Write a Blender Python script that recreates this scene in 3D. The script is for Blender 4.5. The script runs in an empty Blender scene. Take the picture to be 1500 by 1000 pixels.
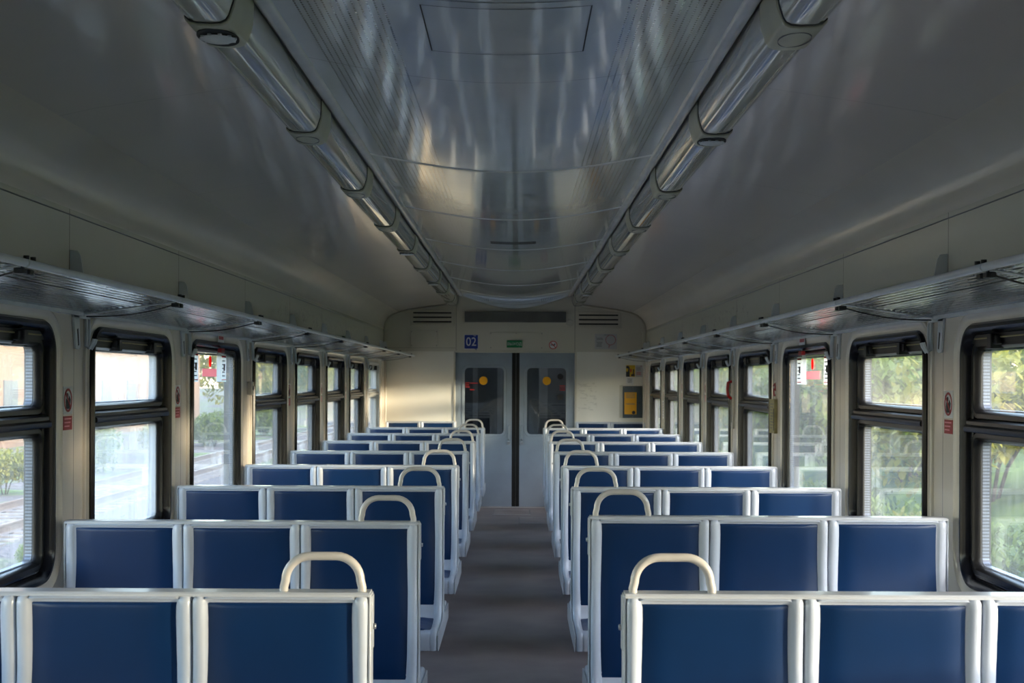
import bpy, math, random
from mathutils import Vector, Matrix
from mathutils.geometry import tessellate_polygon
PI = math.pi
sc = bpy.context.scene
col = sc.collection
R = math.radians

# ------------------------------------------------------------------ camera
CAMH = 1.631
cam_d = bpy.data.cameras.new('camera')
cam = bpy.data.objects.new('camera', cam_d)
col.objects.link(cam)
cam.location = (0, 0, CAMH)
cam.rotation_euler = (R(90), R(-0.25), 0)
cam_d.sensor_width = 36
cam_d.lens = 46.8
cam_d.shift_x = -8 / 1500
cam_d.shift_y = 57 / 1500
cam_d.dof.use_dof = True
cam_d.dof.focus_distance = 5.5
cam_d.dof.aperture_fstop = 8
cam_d.clip_start = 0.05
cam_d.clip_end = 600
sc.camera = cam

# ------------------------------------------------------------------ world, sun, exposure
w = bpy.data.worlds.new('sky')
sc.world = w
w.use_nodes = True
nt = w.node_tree
nt.nodes.clear()
sky = nt.nodes.new('ShaderNodeTexSky')
sky.sky_type = 'NISHITA'
sky.sun_disc = False
sky.sun_elevation = R(38)
sky.sun_rotation = R(140)
sky.air_density = 1.2
sky.dust_density = 1.0
bg = nt.nodes.new('ShaderNodeBackground')
bg.inputs['Strength'].default_value = 1.10
wo = nt.nodes.new('ShaderNodeOutputWorld')
tint = nt.nodes.new('ShaderNodeMix')
tint.data_type = 'RGBA'
tint.blend_type = 'MULTIPLY'
tint.inputs[0].default_value = 1.0
tint.inputs[7].default_value = (1.0, 0.90, 0.82, 1)
nt.links.new(sky.outputs[0], tint.inputs[6])
nt.links.new(tint.outputs[2], bg.inputs[0])
nt.links.new(bg.outputs[0], wo.inputs[0])

sun_d = bpy.data.lights.new('sun', 'SUN')
sun_d.energy = 5.0
sun_d.angle = R(4)
sun_d.color = (1.0, 0.80, 0.55)
sun = bpy.data.objects.new('sun', sun_d)
col.objects.link(sun)
sun.rotation_euler = Vector((-1.0, 0.38, -0.085)).to_track_quat('-Z', 'Y').to_euler()

sc.view_settings.view_transform = 'Standard'
sc.view_settings.look = 'None'
sc.view_settings.gamma = 1
sc.view_settings.use_curve_mapping = False
sc.view_settings.exposure = 0.85
sc.cycles.max_bounces = 12
sc.cycles.diffuse_bounces = 6
sc.cycles.glossy_bounces = 6
sc.cycles.transmission_bounces = 8
sc.cycles.transparent_max_bounces = 24
sc.cycles.use_denoising = True
sc.cycles.sample_clamp_indirect = 8

# ------------------------------------------------------------------ dimensions
C = -0.035          # carriage centre line
HW = 1.68           # half width to the wall
XL, XR = C - HW, C + HW
YB, YE = -0.80, 17.10
ZC = 2.26           # cornice
P = 1.64            # module

# ------------------------------------------------------------------ materials
def new_mat(name):
    m = bpy.data.materials.new(name)
    m.use_nodes = True
    t = m.node_tree
    b = t.nodes['Principled BSDF']
    return m, t, b

def rgb(c):
    return (c[0], c[1], c[2], 1)

def mth(t, op, a, b=None, c=None):
    n = t.nodes.new('ShaderNodeMath')
    n.operation = op
    for i, v in enumerate((a, b, c)):
        if v is None: continue
        if isinstance(v, (int, float)): n.inputs[i].default_value = v
        else: t.links.new(v, n.inputs[i])
    return n.outputs[0]

def mixc(t, fac, a, b):
    n = t.nodes.new('ShaderNodeMix')
    n.data_type = 'RGBA'
    if isinstance(fac, (int, float)): n.inputs[0].default_value = fac
    else: t.links.new(fac, n.inputs[0])
    for i, v in ((6, a), (7, b)):
        if isinstance(v, tuple): n.inputs[i].default_value = rgb(v)
        else: t.links.new(v, n.inputs[i])
    return n.outputs[2]

def noise(t, scale, detail=3, vec=None, sc3=None):
    n = t.nodes.new('ShaderNodeTexNoise')
    n.inputs['Scale'].default_value = scale
    n.inputs['Detail'].default_value = detail
    if vec is None:
        tc = t.nodes.new('ShaderNodeTexCoord')
        vec = tc.outputs['Object']
    if sc3:
        mp = t.nodes.new('ShaderNodeMapping')
        mp.inputs['Scale'].default_value = sc3
        t.links.new(vec, mp.inputs[0])
        vec = mp.outputs[0]
    t.links.new(vec, n.inputs['Vector'])
    return n.outputs[0]

def bump(t, b, h, strength=0.1, dist=0.01):
    n = t.nodes.new('ShaderNodeBump')
    n.inputs['Strength'].default_value = strength
    n.inputs['Distance'].default_value = dist
    t.links.new(h, n.inputs['Height'])
    t.links.new(n.outputs[0], b.inputs['Normal'])
    return n

def ramp(t, v, lo, hi):
    n = t.nodes.new('ShaderNodeMapRange')
    n.inputs[1].default_value = lo
    n.inputs[2].default_value = hi
    t.links.new(v, n.inputs[0])
    return n.outputs[0]

def simple(name, c, rough=0.5, metal=0.0, coat=0.0, var=0.06, nscale=6, bmp=0.0, bscale=40, spec=0.5):
    m, t, b = new_mat(name)
    b.inputs['Roughness'].default_value = rough
    b.inputs['Metallic'].default_value = metal
    b.inputs['Coat Weight'].default_value = coat
    b.inputs['Coat Roughness'].default_value = 0.1
    b.inputs['Specular IOR Level'].default_value = spec
    n = noise(t, nscale, 4)
    c2 = tuple(max(0, x * (1 - var * 2)) for x in c)
    c1 = tuple(min(1, x * (1 + var)) for x in c)
    t.links.new(mixc(t, ramp(t, n, 0.3, 0.7), c1, c2), b.inputs['Base Color'])
    if bmp:
        bump(t, b, noise(t, bscale, 3), bmp, 0.01)
    return m

def pos_xyz(t):
    g = t.nodes.new('ShaderNodeNewGeometry')
    s = t.nodes.new('ShaderNodeSeparateXYZ')
    t.links.new(g.outputs['Position'], s.inputs[0])
    return s.outputs[0], s.outputs[1], s.outputs[2], g

def line_every(t, v, start, pitch, half):
    """1 where v is within half of start + n * pitch"""
    a = mth(t, 'SUBTRACT', v, start)
    a = mth(t, 'DIVIDE', a, pitch)
    a = mth(t, 'ADD', a, 0.5)
    a = mth(t, 'FRACT', a)
    a = mth(t, 'SUBTRACT', a, 0.5)
    a = mth(t, 'ABSOLUTE', a)
    return mth(t, 'LESS_THAN', a, half / pitch)

def band(t, v, lo, hi):
    return mth(t, 'MULTIPLY', mth(t, 'GREATER_THAN', v, lo), mth(t, 'LESS_THAN', v, hi))

MT = {}
MT['shell'] = simple('seat_shell_white', (0.55, 0.60, 0.68), 0.28, coat=0.3, var=0.03)
MT['seat_frame'] = simple('seat_frame_white', (0.55, 0.58, 0.62), 0.3, coat=0.3, var=0.05)
MT['handle'] = simple('grab_handle_paint', (0.60, 0.57, 0.53), 0.28, coat=0.4, var=0.06, nscale=14)
MT['vinyl'] = simple('blue_vinyl', (0.003, 0.027, 0.095), 0.36, var=0.10, nscale=3, bmp=0.05, bscale=500, spec=0.35)
MT['vinyl_seam'] = simple('dark_blue_piping', (0.005, 0.02, 0.09), 0.5)
MT['rubber'] = simple('black_rubber', (0.006, 0.006, 0.009), 0.24, var=0.2, nscale=20, spec=0.35)
MT['black'] = simple('black_plastic', (0.015, 0.015, 0.016), 0.4, var=0.1)
MT['sash'] = simple('dark_sash', (0.010, 0.0095, 0.009), 0.3, var=0.2, nscale=10)
MT['sash_white'] = simple('white_sash', (0.6, 0.6, 0.57), 0.35)
MT['alu'] = simple('aluminium', (0.55, 0.57, 0.6), 0.3, metal=0.85)
MT['rail_alu'] = simple('grey_moulding', (0.72, 0.73, 0.73), 0.2, metal=0.15)
MT['rack_paint'] = simple('rack_grey_paint', (0.72, 0.75, 0.77), 0.28, metal=0.1)
MT['bracket'] = simple('bracket_grey', (0.75, 0.78, 0.8), 0.35, metal=0.2)
MT['collar'] = simple('light_collar_beige', (0.50, 0.50, 0.39), 0.4, coat=0.2, var=0.06)
MT['detector'] = simple('detector_white', (0.75, 0.78, 0.8), 0.3)
MT['door'] = simple('door_grey_blue', (0.30, 0.36, 0.43), 0.35, coat=0.2, var=0.06, nscale=3)
MT['door_dark'] = simple('door_seal', (0.008, 0.008, 0.008), 0.6)
MT['vestibule'] = simple('vestibule_grey', (0.22, 0.23, 0.24), 0.5)
MT['panel'] = simple('cream_panel', (0.62, 0.59, 0.50), 0.35, var=0.03)
MT['dark_panel'] = simple('dark_display', (0.12, 0.12, 0.112), 0.35, var=0.1)
MT['slot'] = simple('slot_dark', (0.01, 0.01, 0.01), 0.7)
MT['blue_sign'] = simple('sign_blue', (0.015, 0.04, 0.30), 0.4)
MT['white'] = simple('sign_white', (0.75, 0.75, 0.75), 0.45, var=0.02)
MT['paper'] = simple('paper', (0.50, 0.50, 0.50), 0.6, var=0.02)
MT['green_sign'] = simple('sign_green', (0.005, 0.22, 0.07), 0.4)
MT['red'] = simple('sign_red', (0.55, 0.012, 0.015), 0.4)
MT['dark_red'] = simple('label_red', (0.42, 0.03, 0.035), 0.45)
MT['pink'] = simple('label_pink', (0.9, 0.35, 0.4), 0.5)
MT['ink'] = simple('ink', (0.03, 0.03, 0.035), 0.6)
MT['greyink'] = simple('grey_ink', (0.2, 0.2, 0.21), 0.6)
MT['yellow'] = simple('yellow', (0.85, 0.42, 0.006), 0.4, var=0.03)
MT['poster_yellow'] = simple('poster_yellow', (0.7, 0.45, 0.02), 0.5)
MT['booklet'] = simple('booklet_yellow', (0.42, 0.36, 0.17), 0.5, var=0.1, nscale=20)
MT['intercom_grey'] = simple('intercom_grey', (0.05, 0.075, 0.095), 0.35)
MT['rail_steel'] = simple('rail_steel', (0.35, 0.28, 0.24), 0.35, metal=0.7)
MT['sleeper'] = simple('sleeper_concrete', (0.26, 0.24, 0.22), 0.8, var=0.2)
MT['trunk'] = simple('bark', (0.1, 0.07, 0.045), 0.9, var=0.3)
MT['build'] = simple('plaster_beige', (0.25, 0.155, 0.10), 0.9, var=0.1, nscale=0.5)
MT['build_win'] = simple('building_window', (0.12, 0.13, 0.14), 0.2)
MT['roof'] = simple('roof_grey', (0.25, 0.2, 0.17), 0.8)

def film(name, c):
    m, t, b = new_mat(name)
    b.inputs['Base Color'].default_value = rgb(c)
    b.inputs['Roughness'].default_value = 0.4
    tl = t.nodes.new('ShaderNodeBsdfTranslucent'); tl.inputs[0].default_value = rgb(c)
    mx = t.nodes.new('ShaderNodeMixShader'); mx.inputs[0].default_value = 0.6
    t.links.new(b.outputs[0], mx.inputs[1]); t.links.new(tl.outputs[0], mx.inputs[2])
    t.links.new(mx.outputs[0], t.nodes['Material Output'].inputs[0])
    return m
MT['film_white'] = film('clear_film_white', (0.85, 0.86, 0.86))
MT['film_red'] = film('clear_film_red', (1.0, 0.05, 0.05))
MT['film_pink'] = film('clear_film_pink', (0.95, 0.5, 0.52))
MT['film_ink'] = film('clear_film_ink', (0.1, 0.1, 0.1))

def mk_wall():
    m, t, b = new_mat('wall_cream_paint')
    x, y, z, g = pos_xyz(t)
    n = noise(t, 1.6, 4, g.outputs['Position'])
    base = mixc(t, ramp(t, n, 0.3, 0.75), (0.78, 0.71, 0.62), (0.72, 0.645, 0.55))
    up = mth(t, 'GREATER_THAN', z, 1.93)
    base = mixc(t, up, base, (0.66, 0.64, 0.54))
    seams_low = mth(t, 'MULTIPLY', mth(t, 'LESS_THAN', z, 1.90),
                    mth(t, 'MAXIMUM', line_every(t, y, 5.145, P, 0.003), line_every(t, y, 5.262, P, 0.003)))
    seams_up = mth(t, 'MULTIPLY', up, line_every(t, y, 5.09, P, 0.003))
    s = mth(t, 'MAXIMUM', seams_low, seams_up)
    # pen scribbles on the panels over the racks
    sn = noise(t, 9, 6, g.outputs['Position'])
    scr = mth(t, 'LESS_THAN', mth(t, 'ABSOLUTE', mth(t, 'SUBTRACT', sn, 0.5)), 0.010)
    scr = mth(t, 'MULTIPLY', scr, mth(t, 'MULTIPLY', band(t, y, 9.5, 14.3), band(t, z, 2.07, 2.2)))
    c = mixc(t, mth(t, 'MULTIPLY', s, 0.75), base, (0.10, 0.09, 0.075))
    c = mixc(t, mth(t, 'MULTIPLY', scr, 0.35), c, (0.15, 0.14, 0.12))
    t.links.new(c, b.inputs['Base Color'])
    b.inputs['Roughness'].default_value = 0.27
    b.inputs['Coat Weight'].default_value = 0.25
    b.inputs['Coat Roughness'].default_value = 0.12
    bump(t, b, noise(t, 7, 3, g.outputs['Position']), 0.10, 0.01)
    return m
MT['wall'] = mk_wall()
MT['surround'] = simple('window_surround_cream', (0.78, 0.71, 0.62), 0.26, coat=0.3, var=0.03, bmp=0.05, bscale=8)

def mk_end_wall():
    m, t, b = new_mat('end_wall_cream')
    x, y, z, g = pos_xyz(t)
    n = noise(t, 2.5, 4, g.outputs['Position'])
    c = mixc(t, ramp(t, n, 0.3, 0.75), (0.82, 0.80, 0.73), (0.77, 0.745, 0.67))
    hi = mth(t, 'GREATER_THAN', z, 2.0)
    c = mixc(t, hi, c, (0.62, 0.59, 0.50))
    s = mth(t, 'MULTIPLY', mth(t, 'MAXIMUM', line_every(t, x, -0.79, 50, 0.004), line_every(t, x, 0.735, 50, 0.004)), hi)
    s2 = mth(t, 'MULTIPLY', line_every(t, z, 2.045, 50, 0.002), mth(t, 'LESS_THAN', x, -0.79))
    c = mixc(t, mth(t, 'MULTIPLY', mth(t, 'MAXIMUM', s, s2), 0.6), c, (0.12, 0.11, 0.09))
    # scuffed patch by the right of the door
    sn = noise(t, 14, 6, g.outputs['Position'], (1, 1, 3))
    scr = mth(t, 'MULTIPLY', mth(t, 'GREATER_THAN', sn, 0.55), mth(t, 'MULTIPLY', band(t, x, 0.78, 1.02), band(t, z, 1.25, 1.62)))
    c = mixc(t, mth(t, 'MULTIPLY', scr, 0.18), c, (0.15, 0.14, 0.12))
    t.links.new(c, b.inputs['Base Color'])
    b.inputs['Roughness'].default_value = 0.32
    b.inputs['Coat Weight'].default_value = 0.15
    bump(t, b, noise(t, 5, 3, g.outputs['Position']), 0.08, 0.01)
    return m
MT['end_wall'] = mk_end_wall()

def mk_ceiling(centre):
    m, t, b = new_mat('ceiling_centre_gloss' if centre else 'ceiling_side_gloss')
    x, y, z, g = pos_xyz(t)
    if centre:
        base = (0.62, 0.67, 0.71)
    else:
        base = (0.68, 0.63, 0.60)
    n = noise(t, 0.9, 3, g.outputs['Position'])
    c = mixc(t, ramp(t, n, 0.3, 0.7), base, tuple(v * 0.9 for v in base))
    seam = line_every(t, y, 4.45, 1.9, 0.004)
    c = mixc(t, mth(t, 'MULTIPLY', seam, 0.35 if centre else 0.25), c, (0.09, 0.09, 0.085))
    if centre:
        ax = mth(t, 'ABSOLUTE', mth(t, 'SUBTRACT', x, C))
        inb = band(t, ax, 0.326, 0.608)
        rows = line_every(t, ax, 0.335, 0.0220, 0.0028)
        dash = line_every(t, y, 0.0, 0.022, 0.0062)
        holes = mth(t, 'MULTIPLY', inb, mth(t, 'MULTIPLY', rows, dash))
        c = mixc(t, mth(t, 'MULTIPLY', holes, 0.93), c, (0.01, 0.01, 0.01))
        n2 = noise(t, 5.0, 2, g.outputs['Position'], (1, 0.35, 1))
        n3 = noise(t, 240, 2, g.outputs['Position'])
        h = mth(t, 'ADD', n2, mth(t, 'MULTIPLY', n3, 0.012))
        h = mth(t, 'SUBTRACT', h, mth(t, 'MULTIPLY', seam, 0.08))
        bump(t, b, h, 0.30, 0.02)
        b.inputs['Roughness'].default_value = 0.16
        b.inputs['Coat Weight'].default_value = 0.7
        b.inputs['Coat Roughness'].default_value = 0.07
    else:
        n2 = noise(t, 3.0, 2, g.outputs['Position'], (1, 0.5, 1))
        n3 = noise(t, 240, 2, g.outputs['Position'])
        h = mth(t, 'ADD', n2, mth(t, 'MULTIPLY', n3, 0.012))
        bump(t, b, h, 0.28, 0.02)
        b.inputs['Roughness'].default_value = 0.30
        b.inputs['Coat Weight'].default_value = 0.6
        b.inputs['Coat Roughness'].default_value = 0.09
    t.links.new(c, b.inputs['Base Color'])
    return m
MT['ceil_c'] = mk_ceiling(True)
MT['ceil_s'] = mk_ceiling(False)
MT['cove'] = simple('cove_cream', (0.70, 0.65, 0.58), 0.3, coat=0.25, var=0.04, nscale=1.5)

def mk_floor():
    m, t, b = new_mat('floor_linoleum')
    x, y, z, g = pos_xyz(t)
    n = noise(t, 3, 5, g.outputs['Position'])
    c = mixc(t, ramp(t, n, 0.3, 0.7), (0.31, 0.26, 0.245), (0.21, 0.175, 0.168))
    n4 = noise(t, 90, 2, g.outputs['Position'])
    c = mixc(t, mth(t, 'MULTIPLY', ramp(t, n4, 0.55, 0.7), 0.3), c, (0.2, 0.19, 0.19))
    t.links.new(c, b.inputs['Base Color'])
    b.inputs['Roughness'].default_value = 0.42
    bump(t, b, noise(t, 60, 3, g.outputs['Position']), 0.12, 0.004)
    return m
MT['floor'] = mk_floor()

def mk_rack():
    """grey sheet metal with rows of punched slots that let light through"""
    m, t, b = new_mat('perforated_rack_metal')
    tc = t.nodes.new('ShaderNodeTexCoord')
    s = t.nodes.new('ShaderNodeSeparateXYZ')
    t.links.new(tc.outputs['Object'], s.inputs[0])
    rows = mth(t, 'MULTIPLY', line_every(t, s.outputs[0], 0.01225, 0.0245, 0.0062), mth(t, 'SUBTRACT', 1.0, band(t, s.outputs[0], 0.19, 0.238)))
    dash = line_every(t, s.outputs[1], 0.0, 0.120, 0.055)
    hole = mth(t, 'MULTIPLY', rows, dash)
    edge = band(t, s.outputs[1], 0.06, P - 0.06)
    hole = mth(t, 'MULTIPLY', hole, edge)
    b.inputs['Base Color'].default_value = (0.62, 0.65, 0.66, 1)
    b.inputs['Metallic'].default_value = 0.6
    b.inputs['Roughness'].default_value = 0.17
    tr = t.nodes.new('ShaderNodeBsdfTransparent')
    mx = t.nodes.new('ShaderNodeMixShader')
    t.links.new(hole, mx.inputs[0])
    t.links.new(b.outputs[0], mx.inputs[1])
    t.links.new(tr.outputs[0], mx.inputs[2])
    t.links.new(mx.outputs[0], t.nodes['Material Output'].inputs[0])
    bump(t, b, noise(t, 3, 2, tc.outputs['Object'], (1, 0.5, 1)), 0.02, 0.01)
    return m
MT['rack'] = mk_rack()

def mk_glass(name, dirt, tint=(0.93, 0.96, 0.97), dirt_col=(0.80, 0.84, 0.86), base_f=0.05):
    """thin window glass: clear, with fresnel reflection and a film of dried dirt"""
    m = bpy.data.materials.new(name)
    m.use_nodes = True
    t = m.node_tree
    t.nodes.clear()
    out = t.nodes.new('ShaderNodeOutputMaterial')
    tr = t.nodes.new('ShaderNodeBsdfTransparent')
    tr.inputs[0].default_value = rgb(tint)
    tl = t.nodes.new('ShaderNodeBsdfTranslucent')
    tl.inputs[0].default_value = rgb(dirt_col)
    gl = t.nodes.new('ShaderNodeBsdfGlossy')
    gl.inputs['Roughness'].default_value = 0.01
    gl.inputs[0].default_value = (1, 1, 1, 1)
    lw = t.nodes.new('ShaderNodeLayerWeight')
    lw.inputs[0].default_value = 0.5
    g = t.nodes.new('ShaderNodeNewGeometry')
    # streaky dirt
    n = noise(t, 2.2, 4, g.outputs['Position'])
    n2 = noise(t, 30, 3, g.outputs['Position'], (1, 1, 0.06))
    d = mth(t, 'MULTIPLY', mth(t, 'ADD', mth(t, 'MULTIPLY', ramp(t, n, 0.1, 0.9), 0.5), mth(t, 'MULTIPLY', ramp(t, n2, 0.15, 0.85), 0.6)), dirt)
    # the film reads denser where it is seen at a slant
    cosv = mth(t, 'MAXIMUM', mth(t, 'SUBTRACT', 1.0, lw.outputs['Facing']), 0.12)
    d = mth(t, 'MINIMUM', mth(t, 'DIVIDE', d, mth(t, 'POWER', cosv, 0.6)), 0.85)
    m1 = t.nodes.new('ShaderNodeMixShader')
    t.links.new(d, m1.inputs[0])
    t.links.new(tr.outputs[0], m1.inputs[1])
    t.links.new(tl.outputs[0], m1.inputs[2])
    f = mth(t, 'POWER', lw.outputs['Facing'], 5.0)
    f = mth(t, 'ADD', mth(t, 'MULTIPLY', f, 0.9), base_f)
    m2 = t.nodes.new('ShaderNodeMixShader')
    t.links.new(f, m2.inputs[0])
    t.links.new(m1.outputs[0], m2.inputs[1])
    t.links.new(gl.outputs[0], m2.inputs[2])
    t.links.new(m2.outputs[0], out.inputs[0])
    return m
MT['glass'] = mk_glass('window_glass', 0.045)
MT['glass_dirty'] = mk_glass('window_glass_dirty', 0.20)
MT['door_glass'] = mk_glass('door_glass', 0.02, (0.75, 0.78, 0.80), base_f=0.10)

def mk_spacer():
    m, t, b = new_mat('perforated_spacer_bar')
    x, y, z, g = pos_xyz(t)
    d = line_every(t, z, 0.0, 0.012, 0.0028)
    t.links.new(mixc(t, d, (0.11, 0.135, 0.18), (0.02, 0.025, 0.04)), b.inputs['Base Color'])
    b.inputs['Roughness'].default_value = 0.35
    b.inputs['Metallic'].default_value = 0.4
    return m
MT['spacer'] = mk_spacer()

def mk_lens():
    m, t, b = new_mat('light_lens')
    b.inputs['Base Color'].default_value = (0.55, 0.555, 0.53, 1)
    b.inputs['Roughness'].default_value = 0.10
    b.inputs['Coat Weight'].default_value = 1.0
    b.inputs['Coat Roughness'].default_value = 0.04
    b.inputs['Coat IOR'].default_value = 1.5
    x, y, z, g = pos_xyz(t)
    bump(t, b, noise(t, 4, 2, g.outputs['Position'], (1, 0.4, 1)), 0.02, 0.02)
    return m
MT['lens'] = mk_lens()

def mk_leaf(name, c1, c2):
    m, t, b = new_mat(name)
    tc = t.nodes.new('ShaderNodeTexCoord')
    n = noise(t, 1.6, 3, tc.outputs['Object'])
    c = mixc(t, ramp(t, n, 0.3, 0.7), c1, c2)
    t.links.new(c, b.inputs['Base Color'])
    b.inputs['Roughness'].default_value = 0.5
    tl = t.nodes.new('ShaderNodeBsdfTranslucent')
    t.links.new(c, tl.inputs[0])
    mx = t.nodes.new('ShaderNodeMixShader')
    mx.inputs[0].default_value = 0.45
    t.links.new(b.outputs[0], mx.inputs[1])
    t.links.new(tl.outputs[0], mx.inputs[2])
    t.links.new(mx.outputs[0], t.nodes['Material Output'].inputs[0])
    return m
MT['leaf_a'] = mk_leaf('leaf_bright', (0.24, 0.30, 0.035), (0.11, 0.18, 0.02))
MT['leaf_b'] = mk_leaf('leaf_yellowish', (0.38, 0.33, 0.04), (0.20, 0.23, 0.03))
MT['leaf_c'] = mk_leaf('leaf_deep', (0.10, 0.17, 0.05), (0.06, 0.11, 0.035))

def mk_ground():
    m, t, b = new_mat('gravel_and_grass')
    x, y, z, g = pos_xyz(t)
    n = noise(t, 0.35, 4, g.outputs['Position'])
    n2 = noise(t, 14, 4, g.outputs['Position'])
    grav = mixc(t, ramp(t, n2, 0.35, 0.65), (0.20, 0.175, 0.165), (0.085, 0.075, 0.072))
    gr = mixc(t, ramp(t, n2, 0.3, 0.7), (0.20, 0.26, 0.07), (0.09, 0.15, 0.04))
    t.links.new(mixc(t, ramp(t, n, 0.52, 0.6), grav, gr), b.inputs['Base Color'])
    b.inputs['Roughness'].default_value = 0.9
    return m
MT['ground'] = mk_ground()
def mk_bank():
    m, t, b = new_mat('grassy_bank')
    x, y, z, g = pos_xyz(t)
    n = noise(t, 1.2, 5, g.outputs['Position'])
    t.links.new(mixc(t, ramp(t, n, 0.3, 0.7), (0.17, 0.23, 0.04), (0.04, 0.08, 0.015)), b.inputs['Base Color'])
    b.inputs['Roughness'].default_value = 0.9
    return m
MT['bank'] = mk_bank()

# ------------------------------------------------------------------ mesh helpers
class MB:
    def __init__(self):
        self.v = []; self.f = []
    def add(self, vs, fs):
        o = len(self.v)
        self.v += [tuple(p) for p in vs]
        self.f += [tuple(i + o for i in f) for f in fs]
    def box(self, x0, x1, y0, y1, z0, z1):
        x0, x1 = min(x0, x1), max(x0, x1); y0, y1 = min(y0, y1), max(y0, y1); z0, z1 = min(z0, z1), max(z0, z1)
        self.add([(x0,y0,z0),(x1,y0,z0),(x1,y1,z0),(x0,y1,z0),(x0,y0,z1),(x1,y0,z1),(x1,y1,z1),(x0,y1,z1)],
                 [(0,3,2,1),(4,5,6,7),(0,1,5,4),(1,2,6,5),(2,3,7,6),(3,0,4,7)])
    def grid(self, rows, closed_u=False, closed_v=False):
        n = len(rows); k = len(rows[0]); o = len(self.v)
        for r in rows: self.v += [tuple(p) for p in r]
        for i in range(n if closed_v else n - 1):
            for j in range(k if closed_u else k - 1):
                a = o + i * k + j; b_ = o + i * k + (j + 1) % k
                c = o + ((i + 1) % n) * k + (j + 1) % k; d = o + ((i + 1) % n) * k + j
                self.f.append((a, b_, c, d))
    def prism(self, pts, axis, a, b):
        """extrude a closed polygon (2-D pts) along axis from a to b"""
        n = len(pts)
        def P3(p, t):
            if axis == 'x': return (t, p[0], p[1])
            if axis == 'y': return (p[0], t, p[1])
            return (p[0], p[1], t)
        self.add([P3(p, a) for p in pts] + [P3(p, b) for p in pts],
                 [tuple(range(n - 1, -1, -1)), tuple(range(n, 2 * n))] +
                 [(i, (i + 1) % n, n + (i + 1) % n, n + i) for i in range(n)])
    def tube(self, path, r, n=10, caps=True):
        path = [Vector(p) for p in path]
        rings = []
        for i, p in enumerate(path):
            d = (path[min(i + 1, len(path) - 1)] - path[max(i - 1, 0)]).normalized()
            up = Vector((0, 0, 1)) if abs(d.z) < 0.9 else Vector((0, 1, 0))
            if i == 0: u = d.cross(up).normalized()
            else:
                u = (u - d * u.dot(d)).normalized()
            v = d.cross(u)
            rings.append([p + (u * math.cos(2 * PI * k / n) + v * math.sin(2 * PI * k / n)) * r for k in range(n)])
        o = len(self.v)
        self.grid(rings, closed_u=True)
        if caps:
            self.f.append(tuple(o + k for k in range(n)))
            l = o + (len(path) - 1) * n
            self.f.append(tuple(l + k for k in range(n - 1, -1, -1)))
    def disc(self, c, r, axis, depth, n=28, r2=None):
        """short cylinder about c, facing along axis; depth signed"""
        r2 = r if r2 is None else r2
        pts0, pts1 = [], []
        for k in range(n):
            a, b_ = math.cos(2 * PI * k / n), math.sin(2 * PI * k / n)
            if axis == 'y':
                pts0.append((c[0] + a * r, c[1], c[2] + b_ * r)); pts1.append((c[0] + a * r2, c[1] + depth, c[2] + b_ * r2))
            elif axis == 'x':
                pts0.append((c[0], c[1] + a * r, c[2] + b_ * r)); pts1.append((c[0] + depth, c[1] + a * r2, c[2] + b_ * r2))
            else:
                pts0.append((c[0] + a * r, c[1] + b_ * r, c[2])); pts1.append((c[0] + a * r2, c[1] + b_ * r2, c[2] + depth))
        self.add(pts0 + pts1, [tuple(range(n)), tuple(range(2 * n - 1, n - 1, -1))] +
                 [(i, (i + 1) % n, n + (i + 1) % n, n + i) for i in range(n)])
    def ringdisc(self, c, r1, r2, axis, depth, n=32):
        rows = []
        for rr, dd in ((r1, 0), (r1, depth), (r2, depth), (r2, 0)):
            row = []
            for k in range(n):
                a, b_ = math.cos(2 * PI * k / n) * rr, math.sin(2 * PI * k / n) * rr
                row.append((c[0] + dd, c[1] + a, c[2] + b_) if axis == 'x' else (c[0] + a, c[1] + dd, c[2] + b_) if axis == 'y' else (c[0] + a, c[1] + b_, c[2] + dd))
            rows.append(row)
        self.grid(rows, closed_u=True, closed_v=True)
    def build(self, name, mat, parent=None, bevel=0.0, smooth=35, segs=2, recalc=True):
        me = bpy.data.meshes.new(name)
        me.from_pydata(self.v, [], self.f)
        if recalc:
            import bmesh
            bm = bmesh.new(); bm.from_mesh(me)
            bmesh.ops.recalc_face_normals(bm, faces=bm.faces)
            bm.to_mesh(me); bm.free()
        me.materials.append(mat if not isinstance(mat, str) else MT[mat])
        if smooth:
            me.polygons.foreach_set('use_smooth', [True] * len(me.polygons))
            me.set_sharp_from_angle(angle=R(smooth))
        me.update()
        o = bpy.data.objects.new(name, me)
        col.objects.link(o)
        if parent is not None: o.parent = parent
        if bevel:
            md = o.modifiers.new('bevel', 'BEVEL')
            md.width = bevel; md.segments = segs; md.limit_method = 'ANGLE'; md.angle_limit = R(40)
        return o

def tag(o, label=None, cat=None, group=None, kind=None):
    if label: o['label'] = label
    if cat: o['category'] = cat
    if group: o['group'] = group
    if kind: o['kind'] = kind
    return o

def empty(name, loc, label=None, cat=None, group=None, kind=None, rz=0):
    o = bpy.data.objects.new(name, None)
    o.empty_display_size = 0.1
    col.objects.link(o)
    o.location = loc
    o.rotation_euler = (0, 0, rz)
    return tag(o, label, cat, group, kind)

CHILDREN = {}
def copy_tree(o, parent=None):
    c = o.copy()
    col.objects.link(c)
    if parent is not None: c.parent = parent
    for ch in list(o.children):
        copy_tree(ch, c)
    return c

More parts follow.
